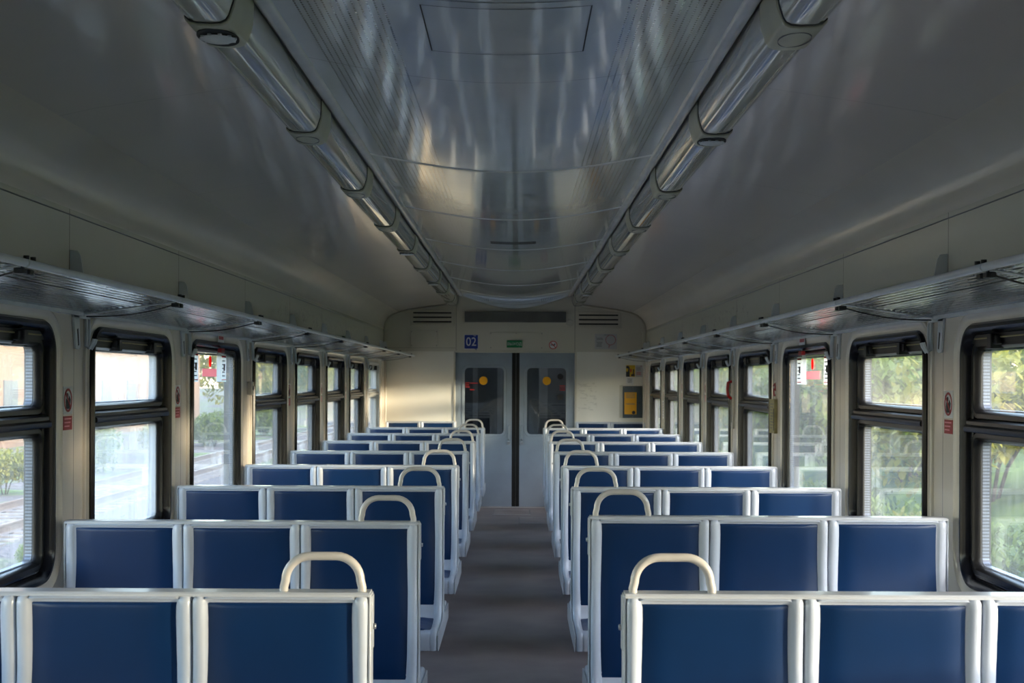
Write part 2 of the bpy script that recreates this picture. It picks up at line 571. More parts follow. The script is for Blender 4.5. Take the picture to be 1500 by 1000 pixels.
def text(s, size, loc, rot, mat, parent, name='lettering', align='CENTER', ext=0.0005, sx=1.0):
    cu = bpy.data.curves.new(name, 'FONT')
    cu.body = s
    cu.size = size
    cu.align_x = align
    cu.align_y = 'CENTER'
    cu.extrude = ext
    cu.materials.append(MT[mat])
    tmp = bpy.data.objects.new('lettering_curve', cu)
    col.objects.link(tmp)
    dg = bpy.context.evaluated_depsgraph_get()
    me = bpy.data.meshes.new_from_object(tmp.evaluated_get(dg))
    bpy.data.objects.remove(tmp)
    o = bpy.data.objects.new(name, me)
    col.objects.link(o)
    o.rotation_euler = rot
    o.scale = (sx, 1, 1)
    o.parent = parent
    o.location = loc
    return o

def rrect(cy, cz, w_, h_, r, n=8):
    r = max(min(r, w_ / 2 - 1e-4, h_ / 2 - 1e-4), 0.001)
    pts = []
    for (sy, sz, a0) in ((1, 1, 0), (-1, 1, 90), (-1, -1, 180), (1, -1, 270)):
        for k in range(n + 1):
            a = R(a0 + 90 * k / n)
            pts.append((cy + sy * (w_ / 2 - r) + math.cos(a) * r, cz + sz * (h_ / 2 - r) + math.sin(a) * r))
    return pts

ORD = ['first', 'second', 'third', 'fourth', 'fifth', 'sixth', 'seventh', 'eighth', 'ninth', 'tenth', 'eleventh', 'twelfth', 'thirteenth']

# ------------------------------------------------------------------ windows geometry
WIN_Z0, WIN_Z1 = 0.888, 1.842
WIN_W, WIN_H = 1.215, WIN_Z1 - WIN_Z0
WIN_CZ = (WIN_Z0 + WIN_Z1) / 2
WC = [4.305 + P * k for k in range(-2, 8)]

def flat_with_holes(mb, x, cells, flip=False):
    """cells: (y0,y1,z0,z1,[hole pts]) in the plane X = x"""
    for y0, y1, z0, z1, hole in cells:
        outer = [(y0, z0), (y1, z0), (y1, z1), (y0, z1)]
        loops = [[Vector((p[0], p[1], 0)) for p in outer]]
        pts = list(outer)
        if hole:
            loops.append([Vector((p[0], p[1], 0)) for p in hole])
            pts += hole
        tris = tessellate_polygon(loops)
        mb.add([(x, p[0], p[1]) for p in pts], tris)

def side_wall(side):
    X = XL if side < 0 else XR
    T = 0.082
    mb = MB()
    cells = []
    for c in WC:
        cells.append((c - 0.82, c + 0.82, -0.05, ZC + 0.02, rrect(c, WIN_CZ, WIN_W - 0.012, WIN_H - 0.012, 0.115)))
    flat = cells + [(WC[-1] + 0.82, YE + 1.6, -0.05, ZC + 0.02, None), (YB - 0.1, WC[0] - 0.82, -0.05, ZC + 0.02, None)]
    flat_with_holes(mb, X, flat)
    flat_with_holes(mb, X + side * T, flat)
    for c in cells:
        h = c[4]
        mb.grid([[(X, p[0], p[1]) for p in h], [(X + side * T, p[0], p[1]) for p in h]], closed_u=True)
    mb.f += []
    y0, y1 = YB - 0.1, YE + 1.6
    # close the top, bottom and the two ends
    for z in (-0.05, ZC + 0.02):
        mb.add([(X, y0, z), (X, y1, z), (X + side * T, y1, z), (X + side * T, y0, z)], [(0, 1, 2, 3)])
    for y in (y0, y1):
        mb.add([(X, y, -0.05), (X, y, ZC + 0.02), (X + side * T, y, ZC + 0.02), (X + side * T, y, -0.05)], [(0, 1, 2, 3)])
    nm = 'left' if side < 0 else 'right'
    o = mb.build('wall_' + nm, 'wall', smooth=0, recalc=False)
    tag(o, 'cream painted metal side wall of the carriage, %s of the aisle' % nm, 'wall', kind='structure')
side_wall(-1)
side_wall(1)

def ring(mb, X, side, cy, cz, w_, h_, r, section, n=8):
    rows = []
    for off, dep in section:
        rows.append([(X + side * dep, p[0], p[1]) for p in rrect(cy, cz, w_ - 2 * off, h_ - 2 * off, r - off, n)])
    mb.grid(rows, closed_u=True, closed_v=True)

def slab(mb, x0, x1, cy, cz, w_, h_, r, n=6):
    pts = rrect(cy, cz, w_, h_, r, n)
    mb.prism(pts, 'x', x0, x1)

def window(idx, side, c, kind, seen):
    X = XL if side < 0 else XR
    sn = 'left' if side < 0 else 'right'
    root = empty('window_%d' % idx, (X, c, WIN_Z0), kind='structure')
    def L(mb, name, mat, bevel=0.0, parent=root, **kw):
        mb.v = [(p[0] - X, p[1] - c, p[2] - WIN_Z0) for p in mb.v]
        return mb.build(name, mat, parent, bevel=bevel, **kw)
    white = kind == 'white'
    # pressed metal surround
    mb = MB()
    ring(mb, X, side, c, WIN_CZ, WIN_W + 0.17, WIN_H + 0.09, 0.17,
         [(0, 0.002), (0.003, -0.009), (0.010, -0.012), (0.018, -0.007), (0.035, -0.003), (0.045, -0.004), (0.052, -0.003), (0.06, 0.001)])
    # drop of the surround below is symmetrical; hidden by the benches
    L(mb, 'surround', 'surround')
    # rubber gasket
    mb = MB()
    ring(mb, X, side, c, WIN_CZ, WIN_W, WIN_H, 0.12,
         [(0, 0.01), (-0.002, -0.006), (0.006, -0.016), (0.018, -0.017), (0.028, -0.010), (0.034, 0.0), (0.040, 0.016),
          (0.052, 0.020), (0.056, 0.034), (0.056, 0.075), (0.0, 0.075)])
    L(mb, 'gasket', 'sash_white' if white else 'rubber')
    sashm = 'sash_white' if white else 'sash'
    zi0, zi1 = WIN_Z0 + 0.045, WIN_Z1 - 0.040
    yw = WIN_W - 0.09
    sec = [(0, 0.022), (0.004, 0.014), (0.020, 0.014), (0.026, 0.022), (0.030, 0.038), (0.030, 0.078), (0, 0.078)]
    pd = 0.016 if kind == 'single' else 0.040
    if kind == 'single':
        yw = WIN_W - 0.075
        sec = [(0, 0.016), (0.002, 0.006), (0.012, 0.006), (0.016, 0.012), (0.020, 0.016), (0.022, 0.078), (0, 0.078)]
    sash_list = []
    if kind == 'single':
        sash_list.append(('sash', zi0, zi1))
    else:
        sash_list.append(('sash', zi0, 1.452))
        sash_list.append(('sash', 1.498, zi1 - 0.022))
    for nme, a, b_ in sash_list:
        mb = MB()
        ring(mb, X, side, c, (a + b_) / 2, yw, b_ - a, 0.06, sec, 6)
        so = L(mb, nme, sashm)
        # spacer bars between the two panes
        mb = MB()
        ring(mb, X, side, c, (a + b_) / 2, yw - 0.056, b_ - a - 0.056, 0.034, [(0, pd + 0.006), (0.008, pd + 0.006), (0.008, pd + 0.030), (0, pd + 0.030)], 6)
        L(mb, 'spacer_bar', 'spacer', parent=so)
        g = 'glass_dirty' if (side < 0 and seen in (1,)) else 'glass'
        mb = MB(); slab(mb, X + side * pd, X + side * (pd + 0.004), c, (a + b_) / 2, yw - 0.05, b_ - a - 0.05, 0.035)
        L(mb, 'pane', g, parent=so, smooth=0)
    if kind != 'single':
        mb = MB()
        pr = [(-0.012, 1.452), (-0.016, 1.458), (-0.016, 1.470), (-0.006, 1.478), (-0.006, 1.490), (0.008, 1.498), (0.07, 1.498), (0.07, 1.452)]
        mb.prism([(X + side * p[0], p[1]) for p in pr], 'y', c - yw / 2 + 0.005, c + yw / 2 - 0.005)
        L(mb, 'middle_rail', sashm)
        mb = MB()
        mb.box(X + side * 0.012, X + side * 0.06, c - yw / 2 + 0.01, c + yw / 2 - 0.01, zi1 - 0.03, zi1)
        L(mb, 'top_rail', sashm)
        mb = MB()
        mb.tube([(X + side * 0.010, c - yw / 2 + 0.05, zi1 - 0.014), (X + side * 0.010, c + yw / 2 - 0.05, zi1 - 0.014)], 0.003, 6)
        L(mb, 'hinge_rod', 'booklet' if not white else 'alu')
        for dy in (-0.24, 0.30):
            mb = MB()
            mb.box(X - side * 0.006, X + side * 0.030, c + dy - 0.045, c + dy + 0.045, zi1 - 0.040, zi1 - 0.008)
            mb.box(X - side * 0.016, X + side * 0.030, c + dy - 0.020, c + dy + 0.020, zi1 - 0.054, zi1 - 0.002)
            L(mb, 'latch', 'black', bevel=0.003)
    return root

WIN_OBJ = {}
idx = 1
for side in (-1, 1):
    sn = 'left' if side < 0 else 'right'
    for k, c in enumerate(WC):
        seen = k - 2
        kind = 'single' if seen == 2 else 'white' if (seen == 7 and side < 0) else 'double'
        o = window(idx, side, c, kind, seen)
        WIN_OBJ[(side, seen)] = o
        if seen >= 0:
            if kind == 'single': lab = 'undivided emergency window with stickers at its top, %s wall' % sn
            elif kind == 'white': lab = 'white framed window of the left wall beside the end wall'
            else: lab = 'black rubber framed window divided by a rail, %s from the camera in the %s wall' % (ORD[seen], sn)
        else:
            lab = 'black rubber framed window behind the camera in the %s wall, %s back' % (sn, ORD[-seen - 1])
        tag(o, lab, 'window', 'windows of the %s wall' % sn)
        idx += 1

# ------------------------------------------------------------------ floor, ceiling, end walls
mb = MB(); mb.box(XL - 0.1, XR + 0.1, YB - 0.1, YE + 1.7, -0.08, 0)
tag(mb.build('floor', 'floor', smooth=0), 'dark grey brown linoleum aisle floor', 'floor', kind='structure')

PROF = [(1.68, 2.255), (1.685, 2.30), (1.67, 2.37), (1.635, 2.43), (1.58, 2.475), (1.50, 2.508), (1.38, 2.535), (1.2, 2.563), (1.0, 2.592), (0.86, 2.612)]
def ceil_z(ax):
    for (a, za), (b, zb) in zip(PROF, PROF[1:]):
        if b <= ax <= a: return zb + (za - zb) * (ax - b) / (a - b)
    return 2.612
def centre_z(ax):
    return 2.712 - 0.088 * math.cos(ax / 0.69 * PI / 2)
def sweep(rows_pts, y0, y1, n):
    return [[(p[0], y0 + (y1 - y0) * i / n, p[1]) for p in rows_pts] for i in range(n + 1)]
ceil = empty('ceiling', (C, YB, 2.6), 'glossy grey painted carriage ceiling, arched side panels and a centre duct', 'ceiling', kind='structure')
def cbuild(mb, name, mat, **kw):
    mb.v = [(p[0] - C, p[1] - YB, p[2] - 2.6) for p in mb.v]
    return mb.build(name, mat, ceil, **kw)
for s in (-1, 1):
    mb = MB()
    outer = [(C + s * a, z) for a, z in PROF[:6]]
    back = [(p[0] + s * 0.02 * (1 if i < 3 else 0.4), p[1] + 0.03) for i, p in enumerate(outer)]
    mb.grid(sweep(outer + back[::-1], YB, YE, 1), closed_u=True)
    cbuild(mb, 'cove_panel', 'cove', smooth=50)
    mb = MB()
    inn = [(C + s * a, z) for a, z in PROF[5:]]
    mb.grid(sweep(inn + [(p[0], p[1] + 0.03) for p in inn[::-1]], YB, YE, 1), closed_u=True)
    cbuild(mb, 'side_panel', 'ceil_s', smooth=50)
    mb = MB()
    mb.box(C + s * 0.685, C + s * 0.88, YB, YE, 2.725, 2.75)
    mb.box(C + s * 0.862, C + s * 0.88, YB, YE, 2.63, 2.73)
    cbuild(mb, 'light_channel', 'ceil_s', smooth=0)
mb = MB()
cp = [(C - 0.69 + 1.38 * i / 24, centre_z(abs(-0.69 + 1.38 * i / 24))) for i in range(25)]
mb.grid(sweep(cp + [(p[0], p[1] + 0.03) for p in cp[::-1]], YB, 16.35, 1), closed_u=True)
cbuild(mb, 'centre_panel', 'ceil_c', smooth=50)
# stepped end of the duct over the door
for j, (ya, yb, dz) in enumerate(((16.36, 16.62, 0.01), (16.63, 16.85, 0.04), (16.86, YE, 0.08))):
    mb = MB()
    q = [(C - 0.69 + 1.38 * i / 24, centre_z(abs(-0.69 + 1.38 * i / 24)) - dz * math.cos((-0.69 + 1.38 * i / 24) / 0.69 * PI / 2)) for i in range(25)]
    mb.grid(sweep(q + [(p[0], p[1] + 0.03 + dz) for p in q[::-1]], ya, yb, 1), closed_u=True)
    cap = [(p[0], ya, p[1]) for p in q] + [(p[0], ya, p[1] + 0.03 + dz) for p in q[::-1]]
    mb.add(cap, [tuple(range(len(cap)))])
    cbuild(mb, 'duct_end', 'ceil_c', smooth=50)
for s in (-1, 1):
    mb = MB()
    prr = []
    for k in range(13):
        a = PI * k / 12
        prr.append((C + s * (0.694 + 0.026 * math.cos(a)), 2.714 - 0.020 * math.sin(a)))
    mb.prism(prr, 'y', YB, 16.9)
    cbuild(mb, 'edge_moulding', 'rail_alu', smooth=60)
for k in range(1, 7):
    yj = 4.45 + 1.9 * k
    mb = MB()
    q = [(p[0], p[1] - 0.003) for p in cp]
    mb.grid([[(p[0], yj - 0.022, p[1] + 0.003) for p in q], [(p[0], yj - 0.016, p[1]) for p in q], [(p[0], yj + 0.016, p[1]) for p in q], [(p[0], yj + 0.022, p[1] + 0.003) for p in q]])
    cbuild(mb, 'joint_strip', 'rail_alu', smooth=40)
# inspection hatches
mb = MB()
def hatch_frame(mb, x0, x1, y0, y1, t_=0.004):
    n = 12
    for ya, yb in ((y0, y0 + t_), (y1 - t_, y1)):
        r1 = [(x0 + (x1 - x0) * i / n) for i in range(n + 1)]
        mb.grid([[(x, ya, centre_z(abs(x - C)) - 0.001) for x in r1], [(x, yb, centre_z(abs(x - C)) - 0.001) for x in r1]])
    for xa in (x0, x1 - t_):
        mb.grid([[(xa, ya, centre_z(abs(xa - C)) - 0.001) for ya in (y0, y1)], [(xa + t_, ya, centre_z(abs(xa + t_ - C)) - 0.001) for ya in (y0, y1)]])
hatch_frame(mb, C - 0.232, C + 0.232, 3.56, 4.06)
hatch_frame(mb, C - 0.40, C + 0.40, 3.50, 3.504, 0.004)
cbuild(mb, 'hatch_outline', 'slot', smooth=0, recalc=False)
mb = MB()
n = 12
xs = [C - 0.165 + 0.33 * i / n for i in range(n + 1)]
mb.grid([[(x, 9.60, centre_z(abs(x - C)) - 0.004) for x in xs], [(x, 9.60, centre_z(abs(x - C)) + 0.006) for x in xs], [(x, 9.69, centre_z(abs(x - C)) + 0.006) for x in xs], [(x, 9.69, centre_z(abs(x - C)) - 0.004) for x in xs]])
cbuild(mb, 'ceiling_slot', 'slot', smooth=0)
# dark line of the bolted slit at the end of the duct
for yy, hw_ in ((16.62, 0.42), (16.855, 0.40)):
    mb = MB()
    xs = [C - hw_ + 2 * hw_ * i / 16 for i in range(17)]
    dz = 0.01 if yy < 16.7 else 0.04
    f = lambda x: centre_z(abs(x - C)) - dz * math.cos((x - C) / 0.69 * PI / 2)
    mb.grid([[(x, yy, f(x) - 0.003) for x in xs], [(x, yy + 0.012, f(x) - 0.003) for x in xs]])
    cbuild(mb, 'duct_slit', 'slot', smooth=0, recalc=False)

# cornice beads
for i, s in enumerate((-1, 1)):
    mb = MB()
    X = C + s * HW
    mb.prism([(X + s * 0.01, 2.2555), (X - s * 0.0015, 2.2555), (X - s * 0.0025, 2.258), (X - s * 0.0015, 2.2605), (X + s * 0.01, 2.2605)], 'y', YB, YE)
    tag(mb.build('trim_%d' % (i + 1), 'greyink'), 'thin cornice bead over the %s wall panels' % ('left' if s < 0 else 'right'), 'trim', kind='structure')

# end wall with the doorway
S = YE / 1950
def ex(u): return (u - 758) * S
def ez(v): return CAMH - (v - 557) * S
DX0, DX1, DZ1 = ex(667), ex(842), ez(516.5)
mb = MB()
left = [(XL - 0.02, 0)] 
def top_at(ax):
    return (ceil_z(ax) if ax > 0.86 else 2.85) + 0.015
sil_l = [(XL - 0.02, -0.02), (DX0, -0.02), (DX0, DZ1), (DX1, DZ1), (DX1, -0.02), (XR + 0.02, -0.02), (XR + 0.02, 2.27)]
for a, z in PROF: sil_l.append((C + a + 0.01, z + 0.015))
sil_l += [(C + 0.86, 2.84), (C - 0.86, 2.84)]
for a, z in PROF[::-1]: sil_l.append((C - a - 0.01, z + 0.015))
sil_l += [(XL - 0.02, 2.27)]
tris = tessellate_polygon([[Vector((p[0], p[1], 0)) for p in sil_l]])
n = len(sil_l)
mb.add([(p[0], YE, p[1]) for p in sil_l], tris)
mb.add([(p[0], YE + 0.09, p[1]) for p in sil_l], tris)
mb.add([(p[0], YE, p[1]) for p in sil_l] + [(p[0], YE + 0.09, p[1]) for p in sil_l], [(i, (i + 1) % n, n + (i + 1) % n, n + i) for i in range(n)])
tag(mb.build('wall_front', 'end_wall', smooth=0, recalc=False), 'cream end wall around the grey double doors', 'wall', kind='structure')
mb = MB(); mb.box(XL - 0.1, XR + 0.1, YB - 0.08, YB, -0.02, 2.9)
tag(mb.build('wall_back', 'door', smooth=0), 'grey end wall behind the camera', 'wall', kind='structure')

# door casing
mb = MB()
mb.box(DX0 - 0.022, DX0, YE - 0.012, YE + 0.02, 0, DZ1 + 0.022)
mb.box(DX1, DX1 + 0.022, YE - 0.012, YE + 0.02, 0, DZ1 + 0.022)
mb.box(DX0, DX1, YE - 0.012, YE + 0.02, DZ1, DZ1 + 0.022)
tag(mb.build('trim_3', 'panel', bevel=0.003), 'cream casing strip around the double doors', 'trim', kind='structure')
# edge tube that follows the arch on the end wall
mb = MB()
pth = [(C - a + 0.012 * (1 if a > 1.5 else 0), YE - 0.015, z - 0.018) for a, z in PROF[1:]]
mb.tube(pth, 0.009, 8)
pth = [(C + a - 0.012 * (1 if a > 1.5 else 0), YE - 0.015, z - 0.018) for a, z in PROF[1:]]
mb.tube(pth, 0.009, 8)
tag(mb.build('trim_4', 'panel'), 'rounded edging bead along the arch of the end wall', 'trim', kind='structure')
# corner posts beside the end wall
for i, s in enumerate((-1, 1)):
    mb = MB()
    X = C + s * HW
    mb.box(X - s * 0.035, X + s * 0.005, YE - 0.05, YE + 0.002, 0, 1.87)
    mb.box(X - s * 0.008, X + s * 0.005, 16.70, YE - 0.05, 0, 1.87)
    tag(mb.build('trim_%d' % (5 + i), 'surround', bevel=0.006), 'cream corner post where the %s wall meets the end wall' % ('left' if s < 0 else 'right'), 'trim', kind='structure')
    mb = MB()
    mb.box(X - s * 0.045, X - s * 0.005, YE - 0.05, YE - 0.002, 2.04, 2.27)
    mb.box(X - s * 0.055, X - s * 0.002, YE - 0.055, YE - 0.002, 2.255, 2.275)
    mb.box(X - s * 0.055, X - s * 0.002, YE - 0.055, YE - 0.002, 2.06, 2.075)
    tag(mb.build('corner_bracket', 'panel', bevel=0.004), 'cream fixing bracket high in the %s corner of the end wall' % ('left' if s < 0 else 'right'), 'bracket')

# vestibule beyond the doors
mb = MB()
mb.box(XL, XR, YE + 1.5, YE + 1.58, 0, 2.5)
tag(mb.build('wall_vestibule', 'vestibule', smooth=0), 'grey far wall of the vestibule behind the doors', 'wall', kind='structure')
mb = MB(); mb.box(XL - 0.1, XR + 0.1, YE + 0.09, YE + 1.6, 2.4, 2.45)
tag(mb.build('ceiling_vestibule', 'vestibule', smooth=0), 'vestibule ceiling behind the doors', 'ceiling', kind='structure')
mb = MB()
mb.box(-0.28, -0.20, YE + 1.40, YE + 1.5, 0, 2.3); mb.box(-0.62, -0.55, YE + 1.40, YE + 1.5, 0, 2.3)
mb.box(0.30, 0.42, YE + 1.38, YE + 1.5, 0, 2.3)
tag(mb.build('trim_7', 'rail_alu', smooth=0), 'upright posts of the vestibule seen through the door glass', 'trim', kind='structure')

# doors
def door(n_, x0, x1, label, hx):
    root = empty('door_%d' % n_, ((x0 + x1) / 2, YE + 0.05, 0), label, 'door', kind='structure')
    ox = (x0 + x1) / 2
    wx0, wx1 = (ex(680), ex(738.5)) if n_ == 1 else (ex(771.5), ex(830))
    wz0, wz1 = ez(636.5), ez(538)
    cx, cz, ww, wh = (wx0 + wx1) / 2, (wz0 + wz1) / 2, wx1 - wx0, wz1 - wz0
    Y0, Y1 = YE + 0.03, YE + 0.065
    def D(mb, name, mat, bevel=0.0, parent=root, **kw):
        mb.v = [(p[0] - ox, p[1] - (YE + 0.05), p[2]) for p in mb.v]
        return mb.build(name, mat, parent, bevel=bevel, **kw)
    mb = MB()
    hole = rrect(cx, cz, ww, wh, 0.06)
    outer = [(x0, 0.01), (x1, 0.01), (x1, DZ1), (x0, DZ1)]
    tr = tessellate_polygon([[Vector((p[0], p[1], 0)) for p in outer], [Vector((p[0], p[1], 0)) for p in hole]])
    pts = outer + hole
    for Y in (Y0, Y1): mb.add([(p[0], Y, p[1]) for p in pts], tr)
    mb.grid([[(p[0], Y0, p[1]) for p in hole], [(p[0], Y1, p[1]) for p in hole]], closed_u=True)
    mb.grid([[(p[0], Y0, p[1]) for p in outer], [(p[0], Y1, p[1]) for p in outer]], closed_u=True)
    # horizontal joint and lower panel
    mb.box(x0 + 0.01, x1 - 0.01, Y0 - 0.004, Y0, ez(693), ez(691.8))
    D(mb, 'leaf', 'door', smooth=0, recalc=False)
    mb = MB()
    rows = []
    for off, d in ((-0.030, 0.0), (-0.028, -0.006), (-0.018, -0.007), (-0.010, -0.004), (-0.004, -0.006), (0.004, -0.004), (0.006, 0.012), (-0.03, 0.012)):
        rows.append([(p[0], Y0 + d, p[1]) for p in rrect(cx, cz, ww - 2 * off, wh - 2 * off, 0.06 - off)])
    mb.grid(rows, closed_u=True, closed_v=True)
    D(mb, 'window_frame', 'door')
    mb = MB()
    mb.prism(rrect(cx, cz, ww + 0.004, wh + 0.004, 0.06), 'y', Y0 + 0.014, Y0 + 0.019)
    pane = D(mb, 'pane', 'door_glass', smooth=0)
    def stick(mb, name, mat):
        mb.v = [(p[0] - ox, p[1] - (YE + 0.05), p[2]) for p in mb.v]
        return mb.build(name, mat, pane)
    mb = MB(); mb.disc((ex(708) if n_ == 1 else ex(801), Y0 + 0.0138, ez(557.5)), 0.054, 'y', -0.001)
    stick(mb, 'yellow_sticker', 'yellow')
    if n_ == 1:
        for j, (u0, u1, v0) in enumerate(((681.5, 687.5, 560), (681.5, 687, 563), (681.5, 688, 566), (689, 700, 560.5), (688, 695, 570))):
            mb = MB(); mb.box(ex(u0), ex(u1), Y0 + 0.0128, Y0 + 0.0138, ez(v0 + 1.6), ez(v0)); stick(mb, 'sticker_text', 'dark_red')
    else:
        for j, v0 in enumerate((564, 567, 570)):
            mb = MB(); mb.box(ex(820), ex(828), Y0 + 0.0128, Y0 + 0.0138, ez(v0 + 1.6), ez(v0)); stick(mb, 'sticker_text', 'dark_red')
        for v in (551, 581.5):
            mb = MB(); mb.disc((ex(821), Y0 + 0.0138, ez(v)), 0.038, 'y', -0.001); stick(mb, 'round_sticker', 'ink')
    # pull handle and lock
    mb = MB()
    mb.tube([(hx, Y0, ez(623)), (hx, Y0 - 0.035, ez(625)), (hx, Y0 - 0.035, ez(643)), (hx, Y0, ez(645))], 0.008, 8)
    mb.box(hx - 0.018, hx + 0.018, Y0 - 0.006, Y0, ez(650), ez(620))
    D(mb, 'pull_handle', 'door', bevel=0.001)
    mb = MB(); mb.disc((hx, Y0, ez(649)), 0.024, 'y', -0.012); mb.disc((hx, Y0 - 0.012, ez(649)), 0.012, 'y', -0.01)
    D(mb, 'lock', 'alu', bevel=0.001)
    for v in (700, 735):
        pass
    # rubber edge
    mb = MB()
    if n_ == 1: mb.box(x1, x1 + 0.049, Y0 + 0.012, Y1, 0.01, DZ1)
    else: mb.box(x0 - 0.044, x0, Y0 + 0.012, Y1, 0.01, DZ1)
    D(mb, 'rubber_edge', 'door_dark')
    return root
door(1, DX0, ex(750), 'grey blue sliding door leaf left of the black rubber joint', ex(745.5))
door(2, ex(761), DX1, 'grey blue sliding door leaf right of the black joint, two dark round stickers', ex(764.5))
mb = MB(); mb.box(DX0, DX1, YE - 0.02, YE + 0.09, 0, 0.008)
tag(mb.build('trim_8', 'rail_alu', bevel=0.002), 'metal threshold strip under the double doors', 'trim', kind='structure')

# floor hatches by the door
def floor_hatch(x0, x1, y0, y1, label):
    root = empty('floor_hatch', ((x0 + x1) / 2, (y0 + y1) / 2, 0), label, 'hatch', 'floor hatches by the doors')
    dx, dy = (x1 - x0) / 2, (y1 - y0) / 2
    mb = MB(); mb.box(-dx, dx, -dy, dy, 0.0, 0.004); mb.build('plate', 'floor', root)
    mb = MB()
    for a in ((-dx - 0.012, dx + 0.012, -dy - 0.012, -dy), (-dx - 0.012, dx + 0.012, dy, dy + 0.012), (-dx - 0.012, -dx, -dy, dy), (dx, dx + 0.012, -dy, dy)):
        mb.box(a[0], a[1], a[2], a[3], 0.0, 0.006)
    mb.build('rim', 'rail_alu', root, bevel=0.001)
def fy(v): return CAMH * 1950 / (v - 557)
floor_hatch(ex(725) * 0.97, ex(776) * 0.97, fy(753.5), fy(747), 'metal rimmed floor hatch nearest the double doors')
floor_hatch((762 - 758) * 15.6 / 1950, 0.42, fy(766), fy(758), 'metal rimmed floor hatch a step further from the double doors')

# ------------------------------------------------------------------ end wall fittings
def on_wall(name, u0, u1, v0, v1, d, mat, label, cat, bevel=0.0, group=None):
    root = empty(name, ((ex(u0) + ex(u1)) / 2, YE, (ez(v0) + ez(v1)) / 2), label, cat, group)
    w_, h_ = (ex(u1) - ex(u0)) / 2, (ez(v0) - ez(v1)) / 2
    return root, w_, h_
RX = (R(90), 0, 0)
for (u0, u1, v0, v1, sd) in ((601, 665, 453.5, 477.5, 'left'), (843.5, 909, 456, 479.5, 'right')):
    root, w_, h_ = on_wall('air_vent', u0, u1, v0, v1, 0.02, None, 'cream three slot air vent on the end wall, %s of the dark display box' % sd, 'vent', group='air vents over the end seats')
    mb = MB()
    mb.box(-w_, w_, -0.012, 0, -h_, h_)
    mb.box(-w_ + 0.02, w_ - 0.02, -0.018, -0.012, h_ - 0.012, h_ - 0.003)
    mb.build('housing', 'panel', root, bevel=0.003)
    mb = MB()
    for j in range(3):
        zc = h_ - 0.045 - j * 0.057
        mb.box(-w_ + 0.035, w_ - 0.035, -0.016, -0.012, zc - 0.009, zc + 0.009)
    mb.build('slot_grille', 'slot', root)
    mb = MB()
    for j in range(4):
        zc = h_ - 0.045 - j * 0.057 + 0.0285
        mb.box(-w_ + 0.03, w_ - 0.03, -0.022, -0.012, zc - 0.006, zc + 0.006)
    mb.build('louvre', 'panel', root, bevel=0.002)
root, w_, h_ = on_wall('display_box', 680.5, 828.5, 456.5, 472, 0, None, 'long dark information display box over the double doors', 'display')
mb = MB(); mb.box(-w_, w_, -0.05, 0, -h_, h_); mb.build('housing', 'dark_panel', root, bevel=0.004)
mb = MB(); mb.box(-w_ + 0.02, w_ - 0.02, -0.053, -0.05, -h_ + 0.02, h_ - 0.02); mb.build('screen', 'dark_panel', root)
root, w_, h_ = on_wall('round_cover', 829, 839.5, 467, 478, 0, None, 'small round cream cover beside the dark display box', 'cover')
mb = MB(); mb.disc((0, 0, 0), 0.045, 'y', -0.012, r2=0.04); mb.build('cap', 'panel', root)
def screws(root, w_, h_, pts, d=-0.009):
    for (a, b_) in pts:
        mb = MB(); mb.disc((a * (w_ - 0.015), d, b_ * (h_ - 0.015)), 0.006, 'y', -0.003, n=10); mb.build('screw', 'greyink', root)
root, w_, h_ = on_wall('access_panel', 601, 641, 484.5, 508, 0, None, 'small cream access panel under the left air vent', 'panel')
mb = MB(); mb.box(-w_, w_, -0.008, 0, -h_, h_); mb.build('plate', 'end_wall', root, bevel=0.002); screws(root, w_, h_, ((-1, 1), (1, 1), (-1, -1), (1, -1)))
root, w_, h_ = on_wall('access_panel', 717, 795, 486.5, 511, 0, None, 'wide cream access panel above the doors behind the green exit sign', 'panel')
mb = MB(); mb.prism(rrect(0, 0, 2 * w_, 2 * h_, 0.02, 4), 'y', -0.008, 0); mb.build('plate', 'end_wall', root, bevel=0.002); screws(root, w_, h_, ((-1, 1), (1, 1), (-1, -1), (1, -1), (0, 1)))

root, w_, h_ = on_wall('number_sign', 679.5, 700.5, 490, 511.5, 0, None, 'blue carriage number sign reading 02 left above the doors', 'sign')
mb = MB(); mb.box(-w_, w_, -0.004, 0, -h_, h_); mb.build('border', 'white', root)
mb = MB(); mb.box(-w_ + 0.006, w_ - 0.006, -0.006, -0.004, -h_ + 0.006, h_ - 0.006); mb.build('plate', 'blue_sign', root)
text('02', 0.155, (0, -0.0068, -0.004), RX, 'white', root, sx=0.88)
mb = MB(); mb.box(0.03, 0.06, -0.0068, -0.006, h_ - 0.02, h_ - 0.014); mb.build('small_print', 'white', root)
mb = MB(); mb.prism([(0.045, -h_ + 0.004), (0.07, -h_ + 0.004), (0.068, -h_ - 0.014)], 'y', -0.006, -0.002); mb.build('peeled_corner', 'blue_sign', root)
root, w_, h_ = on_wall('exit_sign', 742, 765, 498.5, 509, 0, None, 'green exit sign with white Cyrillic letters over the doors', 'sign')
mb = MB(); mb.box(-w_, w_, -0.014, 0, -h_, h_); mb.build('plate', 'green_sign', root, bevel=0.001)
root.location.y -= 0.0085
text('ВЫХОД', 0.050, (0, -0.0148, -0.002), RX, 'white', root)
